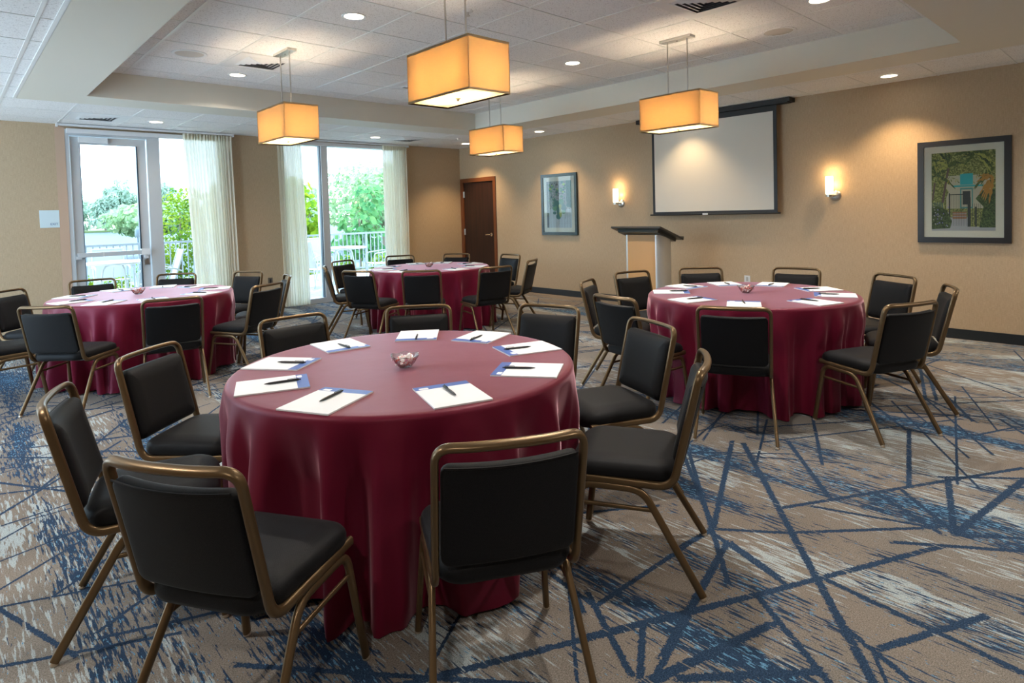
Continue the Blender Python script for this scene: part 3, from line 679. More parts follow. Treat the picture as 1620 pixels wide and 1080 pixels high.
for ti, lst in enumerate(CH):
    T = TABLES[ti]
    for si, (ph, az, dist, off) in enumerate(lst):
        if ti == 0: paz, pr_, sk, pa, po = PAD1[si]
        else: paz, pr_, sk, pa, po = az+rnd.uniform(-2, 2), .62+rnd.uniform(-.01, .01), rnd.uniform(-8, 8), rnd.uniform(-9, 9), rnd.uniform(.02, .06)
        ph2 = ph.replace(' of', '').replace('at the ', '').replace('centred ', 'centre ').replace('photo edge, left', 'left').replace('photo edge, left of', 'left')
        seat = {'centre behind': 'centre back', 'centre in front': 'centre front'}.get(ph2, ph2)
        a = R(paz); rot = a+math.pi+R(sk)
        cx_, cy2 = T[0]+pr_*math.cos(a), T[1]+pr_*math.sin(a)
        lab = 'white notepad with blue header at the %s place of %s' % (seat, TN[ti]); grp = 'notepads on '+TN[ti]
        z = ZT+.0018
        if fp: pad0.location = (cx_, cy2, z); pad0.rotation_euler = (0, 0, rot); tag(pad0, lab, None, grp)
        else: dup(pad0, (cx_, cy2, z), rot, lab, grp)
        pxx, pyy = cx_+po*math.cos(rot), cy2+po*math.sin(rot)
        lab = 'black ballpoint pen on the notepad at the %s place of %s' % (seat, TN[ti]); grp = 'pens on '+TN[ti]
        if fp: pen0.location = (pxx, pyy, z+.0066); pen0.rotation_euler = (0, 0, rot+R(pa)); tag(pen0, lab, None, grp); fp = False
        else: dup(pen0, (pxx, pyy, z+.0066), rot+R(pa), lab, grp)
def bowl_fn(q, z, a):
    h = max(0, (z-.004)/.05); s_ = 1+.06*h*math.cos(6*a); zz = z+.0025*h*math.cos(6*a+.3)
    return (q*s_*math.cos(a), q*s_*math.sin(a), zz)
bm0 = MB().lathe([(.001, .002), (.026, .002), (.032, .006), (.047, .024), (.060, .046), (.067, .058), (.065, .058), (.058, .046), (.045, .026), (.030, .009), (.001, .006)], n=60, fn=bowl_fn)
bowl0 = None; mint0 = None
for i, (dx, dy) in enumerate([(-.062, -.083), (.0, .03), (-.05, .02), (-.03, -.02)]):
    T = TABLES[i]; loc = (T[0]+dx, T[1]+dy, ZT+.0018)
    lab = 'small clear scalloped candy bowl in the middle of '+TN[i]
    if bowl0 is None: bowl0 = bm0.build('candy_bowl', M_['clear'], smooth=180, loc=loc); tag(bowl0, lab, 'bowl', 'candy bowls')
    else: dup(bowl0, loc, i*.7, lab)
    rn = random.Random(40+i)
    spots = [(.0, .0, .017), (.024, .0, .020), (-.012, .021, .020), (-.012, -.021, .020), (.030, .026, .038), (-.004, .036, .040), (-.034, .012, .038), (-.030, -.024, .040), (.006, -.036, .040), (.036, -.012, .039), (.002, .002, .047), (.014, -.016, .056)]
    for (sx_, sy2, sz) in spots:
        rz = rn.uniform(0, 6.28)
        lab = 'wrapped red and white mint in the candy bowl of '+TN[i]
        if mint0 is None:
            mint0 = MB().lathe([(.001, -.0085), (.007, -.008), (.0115, -.004), (.0125, 0), (.0115, .004), (.007, .008), (.001, .0085)], n=14).build('wrapped_mint', M_['mint'], smooth=180, loc=(loc[0]+sx_, loc[1]+sy2, loc[2]+sz))
            mb = MB()
            for s2_ in (-1, 1): mb.add([(s2_*.010, 0, 0), (s2_*.024, -.009, .006), (s2_*.027, 0, -.002), (s2_*.024, .009, .006)], [(0, 1, 2), (0, 2, 3)])
            mb.build('wrapper', M_['wrap'], mint0); tag(mint0, lab, 'candy', 'mints in the bowl of '+TN[i])
        else:
            c = dup(mint0, (loc[0]+sx_, loc[1]+sy2, loc[2]+sz), rz, lab, 'mints in the bowl of '+TN[i]); c.rotation_euler = (rn.uniform(-.6, .6), rn.uniform(-.6, .6), rz)

# ------------------------------------------------------------------ lectern
lec = empty('lectern', (-1.0, -5.28, 0), 'maple and silver lectern with slanted charcoal top', 'lectern')
P_(MB().box(-1.17, -.86, -5.49, -5.06, .05, 1.13).build('front_panel', M_['maple'], smooth=0), lec)
for s_ in (1, -1):
    mb = MB(); yc = -5.06 if s_ > 0 else -5.49; n = 14; vs = []
    out_ = [(-1.172, yc)]+[(-1.015-.157*math.cos(math.pi*k/n), yc+s_*.085*math.sin(math.pi*k/n)) for k in range(1, n)]+[(-.858, yc)]
    for z in (.03, 1.13): vs += [(x_, y_, z) for x_, y_ in out_]
    N = len(out_); fs = [(k, (k+1) % N, N+(k+1) % N, N+k) for k in range(N)]+[tuple(range(N))[::-1], tuple(range(N, 2*N))]
    if s_ < 0: fs = [f_[::-1] for f_ in fs]
    mb.add(vs, fs); P_(mb.build('side_column', M_['silver'], smooth=50), lec)
P_(MB().box(-1.25, -.78, -5.62, -4.93, 0, .05).build('base', M_['lectop'], smooth=0), lec)
ang = math.atan2(.17, .52); MM = Matrix.Translation((-1.31, -5.28, 1.235)) @ Matrix.Rotation(ang, 4, 'Y')
mb = MB(); mb.box(0, .56, -.385, .385, -.012, .012, M=MM); mb.box(.545, .56, -.385, .385, .012, .035, M=MM); P_(mb.build('reading_top', M_['lectop'], smooth=0), lec)
mb = MB(); mb.box(.07, .50, -.31, .31, -.05, -.012, M=MM); mb.box(.06, .07, -.32, .32, -.022, -.012, 0, M=MM); P_(mb.build('top_support', principled('lectern_tray', (.05, .06, .06), .35, .3), smooth=0), lec)

# ------------------------------------------------------------------ projection screen
ps = empty('projection_screen', (-.1, -5.65, 2.75), 'white pull-down projection screen with black border and ceiling housing', 'projection screen')
mb = MB(); mb.box(-.15, -.03, -6.76, -4.50, 2.735, 2.795); P_(mb.build('housing', M_['screenblk'], smooth=0), ps)
mb = MB(); mb.box(-.17, -.002, -6.79, -6.74, 2.745, 2.796); P_(mb.build('end_bracket', M_['screenblk'], smooth=0), ps)
mb = MB(); mb.box(-.102, -.098, -6.555, -4.785, 1.415, 2.66, 0)
P_(mb.build('screen_fabric', M_['screen'], smooth=0), ps)
mb = MB(); mb.box(-.1025, -.0975, -6.60, -6.555, 1.38, 2.73); mb.box(-.1025, -.0975, -4.785, -4.745, 1.38, 2.73); mb.box(-.1025, -.0975, -6.555, -4.785, 2.66, 2.73); mb.box(-.1025, -.0975, -6.555, -4.785, 1.38, 1.415); P_(mb.build('screen_border', M_['screenblk'], smooth=0), ps)
bb_ = P_(MB().sweep([(-.1, -6.635, 1.372), (-.1, -4.70, 1.372)], .022, .026, (0, 0, 1), 10).build('bottom_bar', M_['screenblk']), ps)
P_(MB().box(-.116, -.113, -5.64, -5.56, 1.362, 1.386).build('maker_badge', M_['white'], smooth=0), ps)

# ------------------------------------------------------------------ wall sconces
def sconce(yc, lab):
    s = empty('wall_sconce', (0, yc, 1.565), lab, 'wall lamp', 'wall sconces on the screen wall')
    mb = MB(); mb.lathe([(.001, .022), (.045, .020), (.062, .010), (.066, 0)], n=28, fn=lambda q, z, a: (-z, q*math.cos(a), q*math.sin(a)), cap1=True); mb.build('back_plate', M_['steel'], s, smooth=50)
    yo = .035
    MB().sweep(fillet([(-.015, 0, 0), (-.06, .02, 0), (-.10, yo, .0)], .02), .022, .022, (0, 0, 1), 10).build('arm', M_['steel'], s)
    MB().lathe([(.030, -.018), (.040, -.016), (.042, .012), (.038, .016)], (-.10, yo, 0), 24, cap0=True, cap1=True).build('socket_cup', M_['steel'], s)
    MB().lathe([(.036, .016), (.043, .022), (.044, .225), (.040, .232), (.040, .222)], (-.10, yo, 0), 28, cap0=True).build('glass_shade', M_['sconce'], s, smooth=50)
    lamp('sconce_bulb', 'POINT', (-.10, yo, .27), .6, (1, .66, .30), s, shadow_soft_size=.03)
    lamp('sconce_bulb', 'POINT', (-.05, yo-.03, .13), .35, (1, .60, .22), s, shadow_soft_size=.02)
sconce(-4.09, 'lit opal glass wall sconce between the plant picture and the screen')
sconce(-7.255, 'lit opal glass wall sconce between the screen and the house picture')

# ------------------------------------------------------------------ framed pictures
def picture(y0, y1, z0, z1, fw, mw, fmat, lab, art, mats):
    p = empty('framed_picture', (0, (y0+y1)/2, (z0+z1)/2), lab, 'picture'); Wd, Hd = y0-y1, z1-z0    # y0 = left in view (larger y)
    mb = MB()
    for (a, b, c, d) in ((0, fw, 0, Hd), (Wd-fw, Wd, 0, Hd), (fw, Wd-fw, 0, fw), (fw, Wd-fw, Hd-fw, Hd)):
        mb.box(-.032, -.001, y0-b, y0-a, z0+c, z0+d)
    P_(mb.build('frame', fmat, smooth=0), p)
    P_(MB().box(-.018, -.002, y1+fw, y0-fw, z0+fw, z1-fw).build('mat_board', M_['mat'], smooth=0), p)
    aw, ah = Wd-2*fw-2*mw, Hd-2*fw-2*mw
    mb = MB(); k = [0]
    def poly(pts, mi):
        k[0] += 1; mb.poly([(-.0185-.00002*k[0], y0-fw-mw-u*aw, z0+fw+mw+v_*ah) for u, v_ in pts], mi)
    art(poly); P_(mb.build('print', mats, smooth=0), p)
    P_(MB().box(-.0225, -.0215, y1+fw, y0-fw, z0+fw, z1-fw).build('glazing', M_['glass'], smooth=0), p)
def fol(name, a, b, c, sc_=18):
    m = principled(name, b, .6); n = noise(m, coords(m), sc_, 4, .75); lk(m, ramp(m, n, [(.36, a), (.5, b), (.64, c)]), bsdf(m).inputs['Base Color']); return m
def clipp(poly):
    def f(pts, mi): poly([(min(1, max(0, u)), min(1, max(0, v_))) for u, v_ in pts], mi)
    return f
def art_house(poly):
    poly = clipp(poly); rn = random.Random(3)
    R4 = lambda a, b, c, d, mi: poly([(a, c), (b, c), (b, d), (a, d)], mi)
    R4(0, 1, 0, 1, 0)
    R4(.24, .92, .28, .70, 1); R4(.46, .66, .58, .72, 2); R4(.34, .82, .555, .575, 2)
    R4(.46, .66, .28, .54, 3); R4(.48, .64, .30, .52, 1); R4(.50, .62, .33, .50, 4)
    R4(.28, .60, .05, .17, 5); R4(.34, .56, .15, .24, 6); R4(.34, .56, .178, .186, 5); R4(.34, .56, .21, .218, 5)
    R4(0, 1, 0, .05, 5)
    for i in range(12): R4(.30+i*.026, .304+i*.026, .06, .46, 4)
    R4(.29, .60, .455, .465, 4); R4(.28, .30, .06, .48, 4); R4(.575, .625, .05, .42, 4); R4(.69, .72, .05, .30, 4)
    for i in range(6): R4(.62+i*.03, .626+i*.03, .07, .34, 4)
    for i in range(7): R4(.01+i*.028, .018+i*.028, .1, .37, 7)
    poly([(0, .02), (.30, .03), (.33, .12), (.25, .26), (.10, .32), (0, .30)], 8)
    poly([(.76, .04), (1, .04), (1, .52), (.80, .50), (.70, .40), (.82, .30)], 8)
    poly([(0, .36), (.22, .38), (.28, .50), (.20, .58), (0, .56)], 0)
    # trunks
    poly([(.16, .36), (.20, .36), (.29, .80), (.26, .80)], 9); poly([(.0, .40), (.03, .40), (.07, .62), (.04, .62)], 9)
    def frond(cx, cy, a, L, w_, mi):
        ca, sa = math.cos(R(a)), math.sin(R(a)); top = []; bot = []
        for i in range(9):
            t = i/8; x_ = cx+ca*L*t; y_ = cy+sa*L*t-.30*L*t*t; ww = w_*math.sin(math.pi*(.1+.9*t))*(1 if i % 2 else .45)
            top.append((x_-sa*ww, y_+ca*ww)); bot.append((x_+sa*ww, y_-ca*ww))
        poly(top+bot[::-1], mi)
    for c in ((.27, .82, 10), (.08, .72, 11), (.98, .78, 10), (.70, .97, 11)):
        for i in range(13): frond(c[0], c[1], rn.uniform(-40, 220), rn.uniform(.2, .36), .03, rn.choice((0, 10, 11, 8)))
    for i in range(9): frond(.97, .66, rn.uniform(150, 260), .26, .03, 12)
    for i in range(170):
        u, v_, q, L = rn.uniform(0, 1), rn.uniform(.56, 1), rn.uniform(0, 6.28), rn.uniform(.03, .07)
        if .42 < u < .7 and v_ < .74: continue
        poly([(u, v_), (u+L*math.cos(q)-.008, v_+L*math.sin(q)), (u+L*math.cos(q)+.008, v_+L*math.sin(q)+.006)], rn.choice((0, 10, 11, 8, 10, 11)))
    for i in range(26): 
        u, v_ = rn.uniform(.02, .27), rn.uniform(.05, .3); poly([(u, v_), (u+.014, v_), (u+.014, v_+.012), (u, v_+.012)], rn.choice((13, 5)))
mats_house = [fol('print_foliage', (.05, .07, .02), (.20, .22, .06), (.55, .55, .22), 60), principled('print_house', (.52, .48, .36), .6), principled('print_turquoise', (.03, .42, .46), .6), principled('print_teal_trim', (.10, .30, .28), .6),
 principled('print_iron', (.04, .05, .05), .6), principled('print_path', (.42, .42, .44), .6), principled('print_brick', (.36, .18, .10), .6), principled('print_blue_fence', (.04, .14, .20), .6), fol('print_bush', (.015, .03, .02), (.05, .09, .03), (.14, .20, .07), 70),
 principled('print_trunk', (.14, .09, .08), .6), principled('print_frond_light', (.40, .40, .10), .6), principled('print_frond_dark', (.08, .12, .03), .6), principled('print_frond_dry', (.45, .22, .04), .6), principled('print_flower', (.22, .22, .50), .6)]
picture(-8.105, -8.91, 1.02, 2.103, .058, .070, M_['frame'], 'large black-framed print of a palm-shaded house with turquoise awning', art_house, mats_house)
def art_plant(poly):
    poly = clipp(poly); rn = random.Random(8)
    R4 = lambda a, b, c, d, mi: poly([(a, c), (b, c), (b, d), (a, d)], mi)
    R4(0, 1, 0, 1, 0); R4(0, 1, 0, .40, 1)
    for i in range(9): R4(.05+i*.11, .056+i*.11, .0, .42, 2)
    poly([(.0, .0), (.08, .0), (.10, .5), (.08, 1), (0, 1)], 2); poly([(.80, .45), (1, .42), (1, 1), (.80, 1)], 3)
    for i in range(60):
        u, v_ = rn.uniform(.08, .8), rn.uniform(.5, .97); s_ = rn.uniform(.02, .05); a = rn.uniform(0, 3)
        poly([(u+s_*math.cos(a+q*1.57)*1.4, v_+s_*math.sin(a+q*1.57)*.7) for q in range(4)], rn.choice((2, 3, 4, 4, 5) if v_ > .75 else (2, 3, 0, 4, 0)))
    for i in range(16):
        u = rn.uniform(.02, .95); v_ = rn.uniform(.1, .6); a = rn.uniform(1, 2.2); L = .25; poly([(u, v_), (u+.012, v_), (u+.012+math.cos(a)*L, v_+math.sin(a)*L), (u+math.cos(a)*L, v_+math.sin(a)*L)], 2)
    def disc(u, v_, ru, rv, mi): poly([(u+ru*math.cos(q*.5236), v_+rv*math.sin(q*.5236)) for q in range(12)], mi)
    for (u, v_, ru, rv, mi) in ((.5, .35, .10, .14, 6), (.40, .52, .11, .07, 3), (.60, .55, .10, .07, 4), (.34, .42, .10, .06, 4), (.68, .44, .10, .07, 3), (.32, .32, .07, .035, 3), (.68, .34, .09, .04, 4), (.48, .24, .10, .06, 3), (.56, .31, .05, .09, 6), (.46, .38, .06, .10, 3), (.55, .46, .06, .05, 6), (.30, .48, .07, .03, 3), (.74, .40, .05, .04, 3)):
        disc(u, v_, ru, rv, mi)
mats_plant = [fol('print_grey_bark', (.12, .13, .12), (.30, .32, .30), (.60, .62, .58), 60), principled('print_boards', (.50, .53, .54), .6), principled('print_dark_stem', (.13, .13, .13), .6), principled('print_green_dark', (.05, .16, .13), .6),
 principled('print_green_mid', (.12, .28, .14), .6), principled('print_lime', (.42, .62, .08), .6), principled('print_olive', (.32, .36, .07), .6)]
picture(-2.35, -3.185, 1.055, 2.118, .052, .075, M_['frameteal'], 'small dark-framed print of round-leaved plant near the walnut door', art_plant, mats_plant)

# ------------------------------------------------------------------ pendants
def pendant(x, y, lab):
    p = empty('pendant_lamp', (x, y, 2.21), lab, 'pendant lamp', 'box-shade pendant lamps'); hx, hy, H = .1625, .3215, .324
    mb = MB(); t_ = .0
    for (a, b) in (((-hx, -hy), (hx, -hy)), ((hx, -hy), (hx, hy)), ((hx, hy), (-hx, hy)), ((-hx, hy), (-hx, -hy))):
        mb.quad((a[0], a[1], 0), (b[0], b[1], 0), (b[0], b[1], H), (a[0], a[1], H))
    mb.build('shade', M_['shade'], p, smooth=0)
    mb = MB(); o = .0015
    for z0, z1 in ((0, .014), (H-.014, H)):
        mb.box(-hx-o, hx+o, -hy-o, -hy, z0, z1); mb.box(-hx-o, hx+o, hy, hy+o, z0, z1); mb.box(-hx-o, -hx, -hy, hy, z0, z1); mb.box(hx, hx+o, -hy, hy, z0, z1)
    for a in (-1, 1):
        for b in (-1, 1): mb.box(a*hx-.0022, a*hx+.0022, b*hy-.0022, b*hy+.0022, .0, H)
    mb.build('shade_trim', M_['shadetrim'], p, smooth=0)
    mb = MB(); mb.quad((-hx+.001, -hy+.001, .010), (-hx+.001, hy-.001, .010), (hx-.001, hy-.001, .010), (hx-.001, -hy+.001, .010)); mb.build('diffuser', M_['diffuser'], p, smooth=0)
    mb = MB(); mb.lathe([(.018, .004), (.018, .008)], n=20, cap0=True, cap1=True); mb.lathe([(.006, -.012), (.008, -.006), (.007, .004)], n=14, cap0=True); mb.build('finial', M_['steel'], p)
    for s_ in (-1, 1):
        MB().cyl((0, s_*.105, .05), (0, s_*.105, ZU-2.21-.02), .0062, 10).build('rod', M_['steel'], p)
    mb = MB(); mb.box(-.045, .045, -.165, .165, ZU-2.21-.024, ZU-2.21-.001); mb.cyl((0, 0, ZU-2.21-.036), (0, 0, ZU-2.21-.024), .008, 10); mb.build('canopy', M_['steel'], p, smooth=30)
    mb = MB(); mb.box(-.01, .01, -.20, .20, .19, .2); mb.build('socket_bar', M_['white'], p, smooth=0)
    for s_ in (-1, 1):
        b = MB().lathe([(.001, .10), (.022, .108), (.030, .13), (.024, .155), (.014, .17), (.013, .19)], (0, s_*.13, 0), 16).build('bulb', emit('bulb_glass', (1, .7, .38), 6), p)
        lamp('pendant_light', 'POINT', (0, s_*.13, .135), PEND_W, (1, .80, .56), p, shadow_soft_size=.035)
PEND_W = 16
pendant(-5.380, -4.205, 'lit amber box pendant over the table by the glazed exit door')
pendant(-5.378, -6.858, 'lit amber box pendant, largest and nearest, above the nearest table')
pendant(-2.712, -4.207, 'lit amber box pendant, smallest and farthest, before the plant picture')
pendant(-2.690, -6.805, 'lit amber box pendant in front of the projection screen')

# ------------------------------------------------------------------ recessed downlights, vents, speakers
def downlight(x, y, z, lab, w_=72, col=(1, .93, .84), size=150, blend=.9):
    d = empty('recessed_downlight', (x, y, z), lab, 'ceiling light', 'recessed downlights')
    MB().lathe([(.098, -.001), (.094, -.006), (.078, -.005), (.074, .0)], n=32).build('trim_ring', M_['white'], d)
    MB().lathe([(.001, -.002), (.074, -.002)], n=28).build('lens', M_['led'], d)
    l = lamp('downlight_beam', 'SPOT', (0, 0, -.012), w_, col, d, spot_size=R(size), spot_blend=blend, shadow_soft_size=.05)
DL = [(-5.72, -.82, 'over the glazed exit door'), (-2.44, -.84, 'before the two-pane terrace window'), (-.49, -.83, 'in the far corner by the walnut door'), (-.52, -2.83, 'above the plant picture'),
      (-.48, -5.4, 'above the projection screen, behind a pendant'), (-.45, -7.954, 'above the house picture')]
for x, y, l in DL:
    if x > -1: downlight(x, y, ZC+.004, 'lit recessed downlight '+l, 24 if 'screen' in l else 46, (1, .70, .38), 104, .7)
    else: downlight(x, y, ZC+.004, 'lit recessed downlight '+l, 14)
DU = [(-5.373, -5.545, 'in the raised tray left of the nearest pendant'), (-5.394, -2.964, 'in the raised tray behind the left pendant'), (-2.767, -5.562, 'in the raised tray right of the nearest pendant'), (-2.726, -8.108, 'at the top edge of the photo in the raised tray')]
for x, y, l in DU: downlight(x, y, ZU-.001, 'lit recessed downlight '+l)
# the same lamps continued over the unseen part, added to lift the shadows
for x, y, z in ((-8.6, -4.2, ZC), (-8.6, -7.2, ZC), (-8.6, -10.2, ZC), (-5.37, -8.1, ZU), (-5.4, -10.8, ZC), (-2.7, -10.8, ZC), (-.45, -10.6, ZC)):
    downlight(x, y, z-.001 if z == ZU else ZC+.004, 'lit recessed downlight outside the picture', 60)
def vent(x, y, z, lab, s_=.62):
    v_ = empty('ceiling_vent', (x, y, z), lab, 'air vent', 'square ceiling air vents'); h = s_/2
    mb = MB(); i_ = h*.66
    for (a, b, c, d) in ((-h, h, -h, -i_), (-h, h, i_, h), (-h, -i_, -i_, i_), (i_, h, -i_, i_)): mb.box(a, b, c, d, -.006, -.001)
    mb.build('face_plate', M_['vent'], v_, smooth=0)
    MB().box(-i_, i_, -i_, i_, -.0015, -.0008).build('backing', M_['dark'], v_, smooth=0)
    mb = MB()
    for k in range(5):
        a = i_*(1-k/5); b = a-i_*.155
        for q in range(4):
            Mr = Matrix.Rotation(q*math.pi/2, 4, 'Z'); mb.add([Mr @ Vector(p_) for p_ in ((-a, -a, -.004), (a, -a, -.004), (b, -b, -.016), (-b, -b, -.016))], [(0, 1, 2, 3)])
    mb.build('louvre', M_['vent'], v_, smooth=0)
vent(-5.385, -3.647, ZU, 'square louvred air vent beside the left pendant in the raised tray'); vent(-3.42, -3.647, ZU, 'square louvred air vent half hidden by the nearest pendant')
vent(-3.42, -7.52, ZU, 'square louvred air vent at the top edge of the photo'); vent(-6.375, -.85, ZC+.006, 'square louvred air vent above the glazed exit door'); vent(-1.82, -.85, ZC+.006, 'square louvred air vent before the two-pane terrace window')
def speaker(x, y, z, r_, lab, col):
    s = empty('ceiling_speaker', (x, y, z), lab, 'ceiling speaker', 'round ceiling speakers')
    MB().lathe([(r_, -.001), (r_*.97, -.008), (r_*.82, -.008), (r_*.80, -.003)], n=40).build('trim_ring', M_['white'] if col else M_['tile'], s)
    MB().lathe([(.001, -.004), (r_*.80, -.004)], n=36).build('grille', principled('speaker_grille', (.58, .54, .49), .8), s)
speaker(-6.056, -3.61, ZU, .155, 'round white-rimmed speaker in the tray corner', 1); speaker(-2.116, -7.517, ZU, .155, 'round cream speaker disc in the tray behind the screen pendant', 0)
def sprinkler(x, y, z, lab):
    s = empty('sprinkler_head', (x, y, z), lab, 'sprinkler', 'ceiling sprinkler heads')
    MB().lathe([(.045, -.001), (.038, -.008), (.012, -.012)], n=24).build('escutcheon', M_['white'], s)
    MB().lathe([(.010, -.010), (.008, -.035), (.020, -.037), (.020, -.040)], n=14, cap1=True).build('deflector', M_['steel'], s)
sprinkler(-4.734, -6.199, ZU, 'small sprinkler head above the nearest pendant'); sprinkler(-1.128, -1.42, ZC+.006, 'small sprinkler head beside the farthest pendant')

# ------------------------------------------------------------------ terrace
tag(MB().box(-13, 6, .2, 5.4, -.16, -.012).build('terrace', M_['paving'], smooth=0), 'pale paved terrace outside the windows', kind='structure')
tag(MB().box(-60, 70, 5.4, 9.0, -1.2, -.10).build('garden_bank', M_['soil'], smooth=0), 'planted bank behind the railing', kind='structure')
tag(MB().box(-700, 900, 8.8, 520, -1.4, -1.1).build('lake', M_['water'], smooth=0), 'pale lake beyond the terrace railing', kind='structure')
tag(MB().box(-700, 900, 206, 520, -1.1, -.6).build('far_bank', M_['soil'], smooth=0), kind='structure')
rail = empty('terrace_railing', (-3, 5, 0), 'white metal railing with thin balusters along the terrace edge', 'railing')
mb = MB(); mb.box(-12, 5.5, 4.975, 5.025, 1.0, 1.045); P_(mb.build('top_rail', M_['railing'], smooth=0), rail)
mb = MB(); mb.box(-12, 5.5, 4.985, 5.015, .075, .11); P_(mb.build('bottom_rail', M_['railing'], smooth=0), rail)
posts = [-10.2+1.8*k for k in range(9)]
for x in posts: P_(MB().box(x-.03, x+.03, 4.97, 5.03, -.012, 1.05).build('post', M_['railing'], smooth=0), rail)
x = -7.4; bal = []
while x < 2.2:
    if min(abs(x-p) for p in posts) > .06: bal.append(x)
    x += .118
for x in bal[:100]: P_(MB().box(x-.010, x+.010, 4.99, 5.01, .11, 1.0).build('baluster', M_['railing'], smooth=0), rail)

def patio_chair():
    r_ = empty('patio_chair', (0, 0, 0), '', 'patio chair')
    # local: faces +y
    for s_ in (-1, 1):
        X = s_*.28
        MB().sweep(fillet([(X, .24, 0), (X, .25, .58), (X, .22, .64), (X, -.20, .68), (X, -.33, .62)], [.02, .06, .05, .03]), .026, .026, (1, 0, 0), 8).build('arm_frame', M_['patio'], r_)
        MB().sweep(fillet([(X*.93, -.30, 0), (X*.93, -.20, .40), (X*.93, -.38, .98)], .05), .026, .026, (1, 0, 0), 8).build('back_leg', M_['patio'], r_)
        MB().sweep([(X*.93, .25, .40), (X*.93, -.22, .38)], .024, .024, (1, 0, 0), 8).build('seat_rail', M_['patio'], r_)
    MB().sweep([(-.26, -.38, .98), (.26, -.38, .98)], .026, .026, (0, 1, 0), 8).build('back_rail', M_['patio'], r_)
    mb = MB(); mb.add([(-.25, .25, .405), (.25, .25, .405), (.25, -.20, .385), (-.25, -.20, .385), (.25, .25, .400), (-.25, .25, .400), (-.25, -.20, .380), (.25, -.20, .380)], [(0, 1, 2, 3)[::-1], (4, 5, 6, 7)[::-1], (0, 1, 4, 5), (2, 3, 6, 7), (1, 2, 7, 4), (0, 5, 6, 3)]); mb.build('seat_sling', M_['sling'], r_, smooth=0)
    mb = MB(); mb.add([(-.25, -.215, .42), (.25, -.215, .42), (.25, -.375, .97), (-.25, -.375, .97), (-.25, -.222, .42), (.25, -.222, .42), (.25, -.382, .97), (-.25, -.382, .97)], [(0, 1, 2, 3), (4, 7, 6, 5), (0, 4, 5, 1), (3, 2, 6, 7), (0, 3, 7, 4), (1, 5, 6, 2)]); mb.build('back_sling', M_['sling'], r_, smooth=0)
    return r_
pc = patio_chair()
def patio_table(x, y, lab, sc=1):
    t = empty('patio_table', (x, y, -.012), lab, 'patio table', 'white patio tables')
    MB().lathe([(.50, .755), (.53, .765), (.53, .79), (.50, .795)], n=40, cap0=True, cap1=True).build('tabletop', M_['patio'], t)
    for k in range(2):
        a = R(10+90*k); c_, s_ = math.cos(a), math.sin(a)
        MB().sweep(fillet([(c_*.36, s_*.36, 0), (c_*.24, s_*.24, .745-.012*k), (-c_*.24, -s_*.24, .745-.012*k), (-c_*.36, -s_*.36, 0)], .14, 8), .028, .028, (-s_, c_, 0), 8).build('leg_hoop', M_['patio'], t)
patio_table(-5.55, 3.0, 'round white patio table seen through the glazed exit door'); patio_table(-1.12, 3.0, 'round white patio table seen through the two-pane window')
pcs = [(-5.12, 2.15, 86, 'with its back showing in the sidelight'), (-6.45, 2.95, -80, 'left of the table seen through the exit door'), (-5.5, 4.0, 178, 'behind the table seen through the exit door'),
       (-2.02, 2.55, -70, 'left of the table seen through the two-pane window'), (-.42, 2.55, 80, 'right of the table seen through the two-pane window'), (-1.15, 4.0, 184, 'behind the table seen through the two-pane window')]
for i, (x, y, rz, l) in enumerate(pcs):
    lab = 'white sling-back patio chair '+l
    if i == 0: pc.location = (x, y, -.012); pc.rotation_euler = (0, 0, R(rz)); tag(pc, lab, None, 'white patio chairs')
    else: dup(pc, (x, y, -.012), R(rz), lab, 'white patio chairs')
tt = empty('torch_lamp', (-4.76, 5.3, -.1), 'dark garden torch on a thin pole behind the railing', 'garden torch')
MB().cyl((0, 0, 0), (0, 0, 1.28), .012, 10).build('pole', M_['gasket'], tt); MB().lathe([(.045, 1.26), (.055, 1.28), (.055, 1.42), (.03, 1.45), (.01, 1.50)], n=16, cap0=True, cap1=True).build('canister', principled('torch_grey', (.16, .2, .22), .5), tt)

# vegetation
def foliage(name, loc, clumps, nleaf, lsize, mat, lab, cat, group=None, trunk=None, seed=0, aspect=1.0, droop=0, hexa=False):
    rn = random.Random(seed); mb = MB(); tot = sum(c[3]*c[4]*c[5] for c in clumps)**1.0
    for (cx, cy3, cz, rx, ry, rz_) in clumps:
        n = max(8, int(nleaf*(rx*ry*rz_)/tot))
        for _ in range(n):
            while True:
                p = Vector((rn.uniform(-1, 1), rn.uniform(-1, 1), rn.uniform(-1, 1)))
                if .25 < p.length < 1: break
            p = p.normalized()*(p.length**.5)
            q = Vector((cx+p.x*rx, cy3+p.y*ry, cz+p.z*rz_)); nrm = (Vector((p.x, p.y, p.z+.5))+Vector((rn.uniform(-1, 1), rn.uniform(-1, 1), rn.uniform(-1, 1)))*.8).normalized()
            u = nrm.orthogonal().normalized(); u = (Matrix.Rotation(rn.uniform(0, 6.28), 3, nrm) @ u); v_ = nrm.cross(u); s_ = lsize*rn.uniform(.6, 1.3)
            if droop: u = (u+Vector((0, 0, droop))).normalized()
            if hexa: mb.add([q+u*s_*math.cos(k*1.047)*.5+v_*s_*aspect*math.sin(k*1.047)*.5 for k in range(6)], [tuple(range(6))])
            else: mb.add([q-u*s_*.5, q+v_*s_*aspect*.5, q+u*s_*.5, q-v_*s_*aspect*.5], [(0, 1, 2, 3)])
    root = empty(name, loc, lab, cat, group)
    mb.build('foliage', mat, root, smooth=0)
    if trunk:
        t = MB()
        for a, b, r0, r1 in trunk: t.cyl(a, b, r0, 8, 0, r1)
        t.build('trunk', M_['bark'], root)
    return root
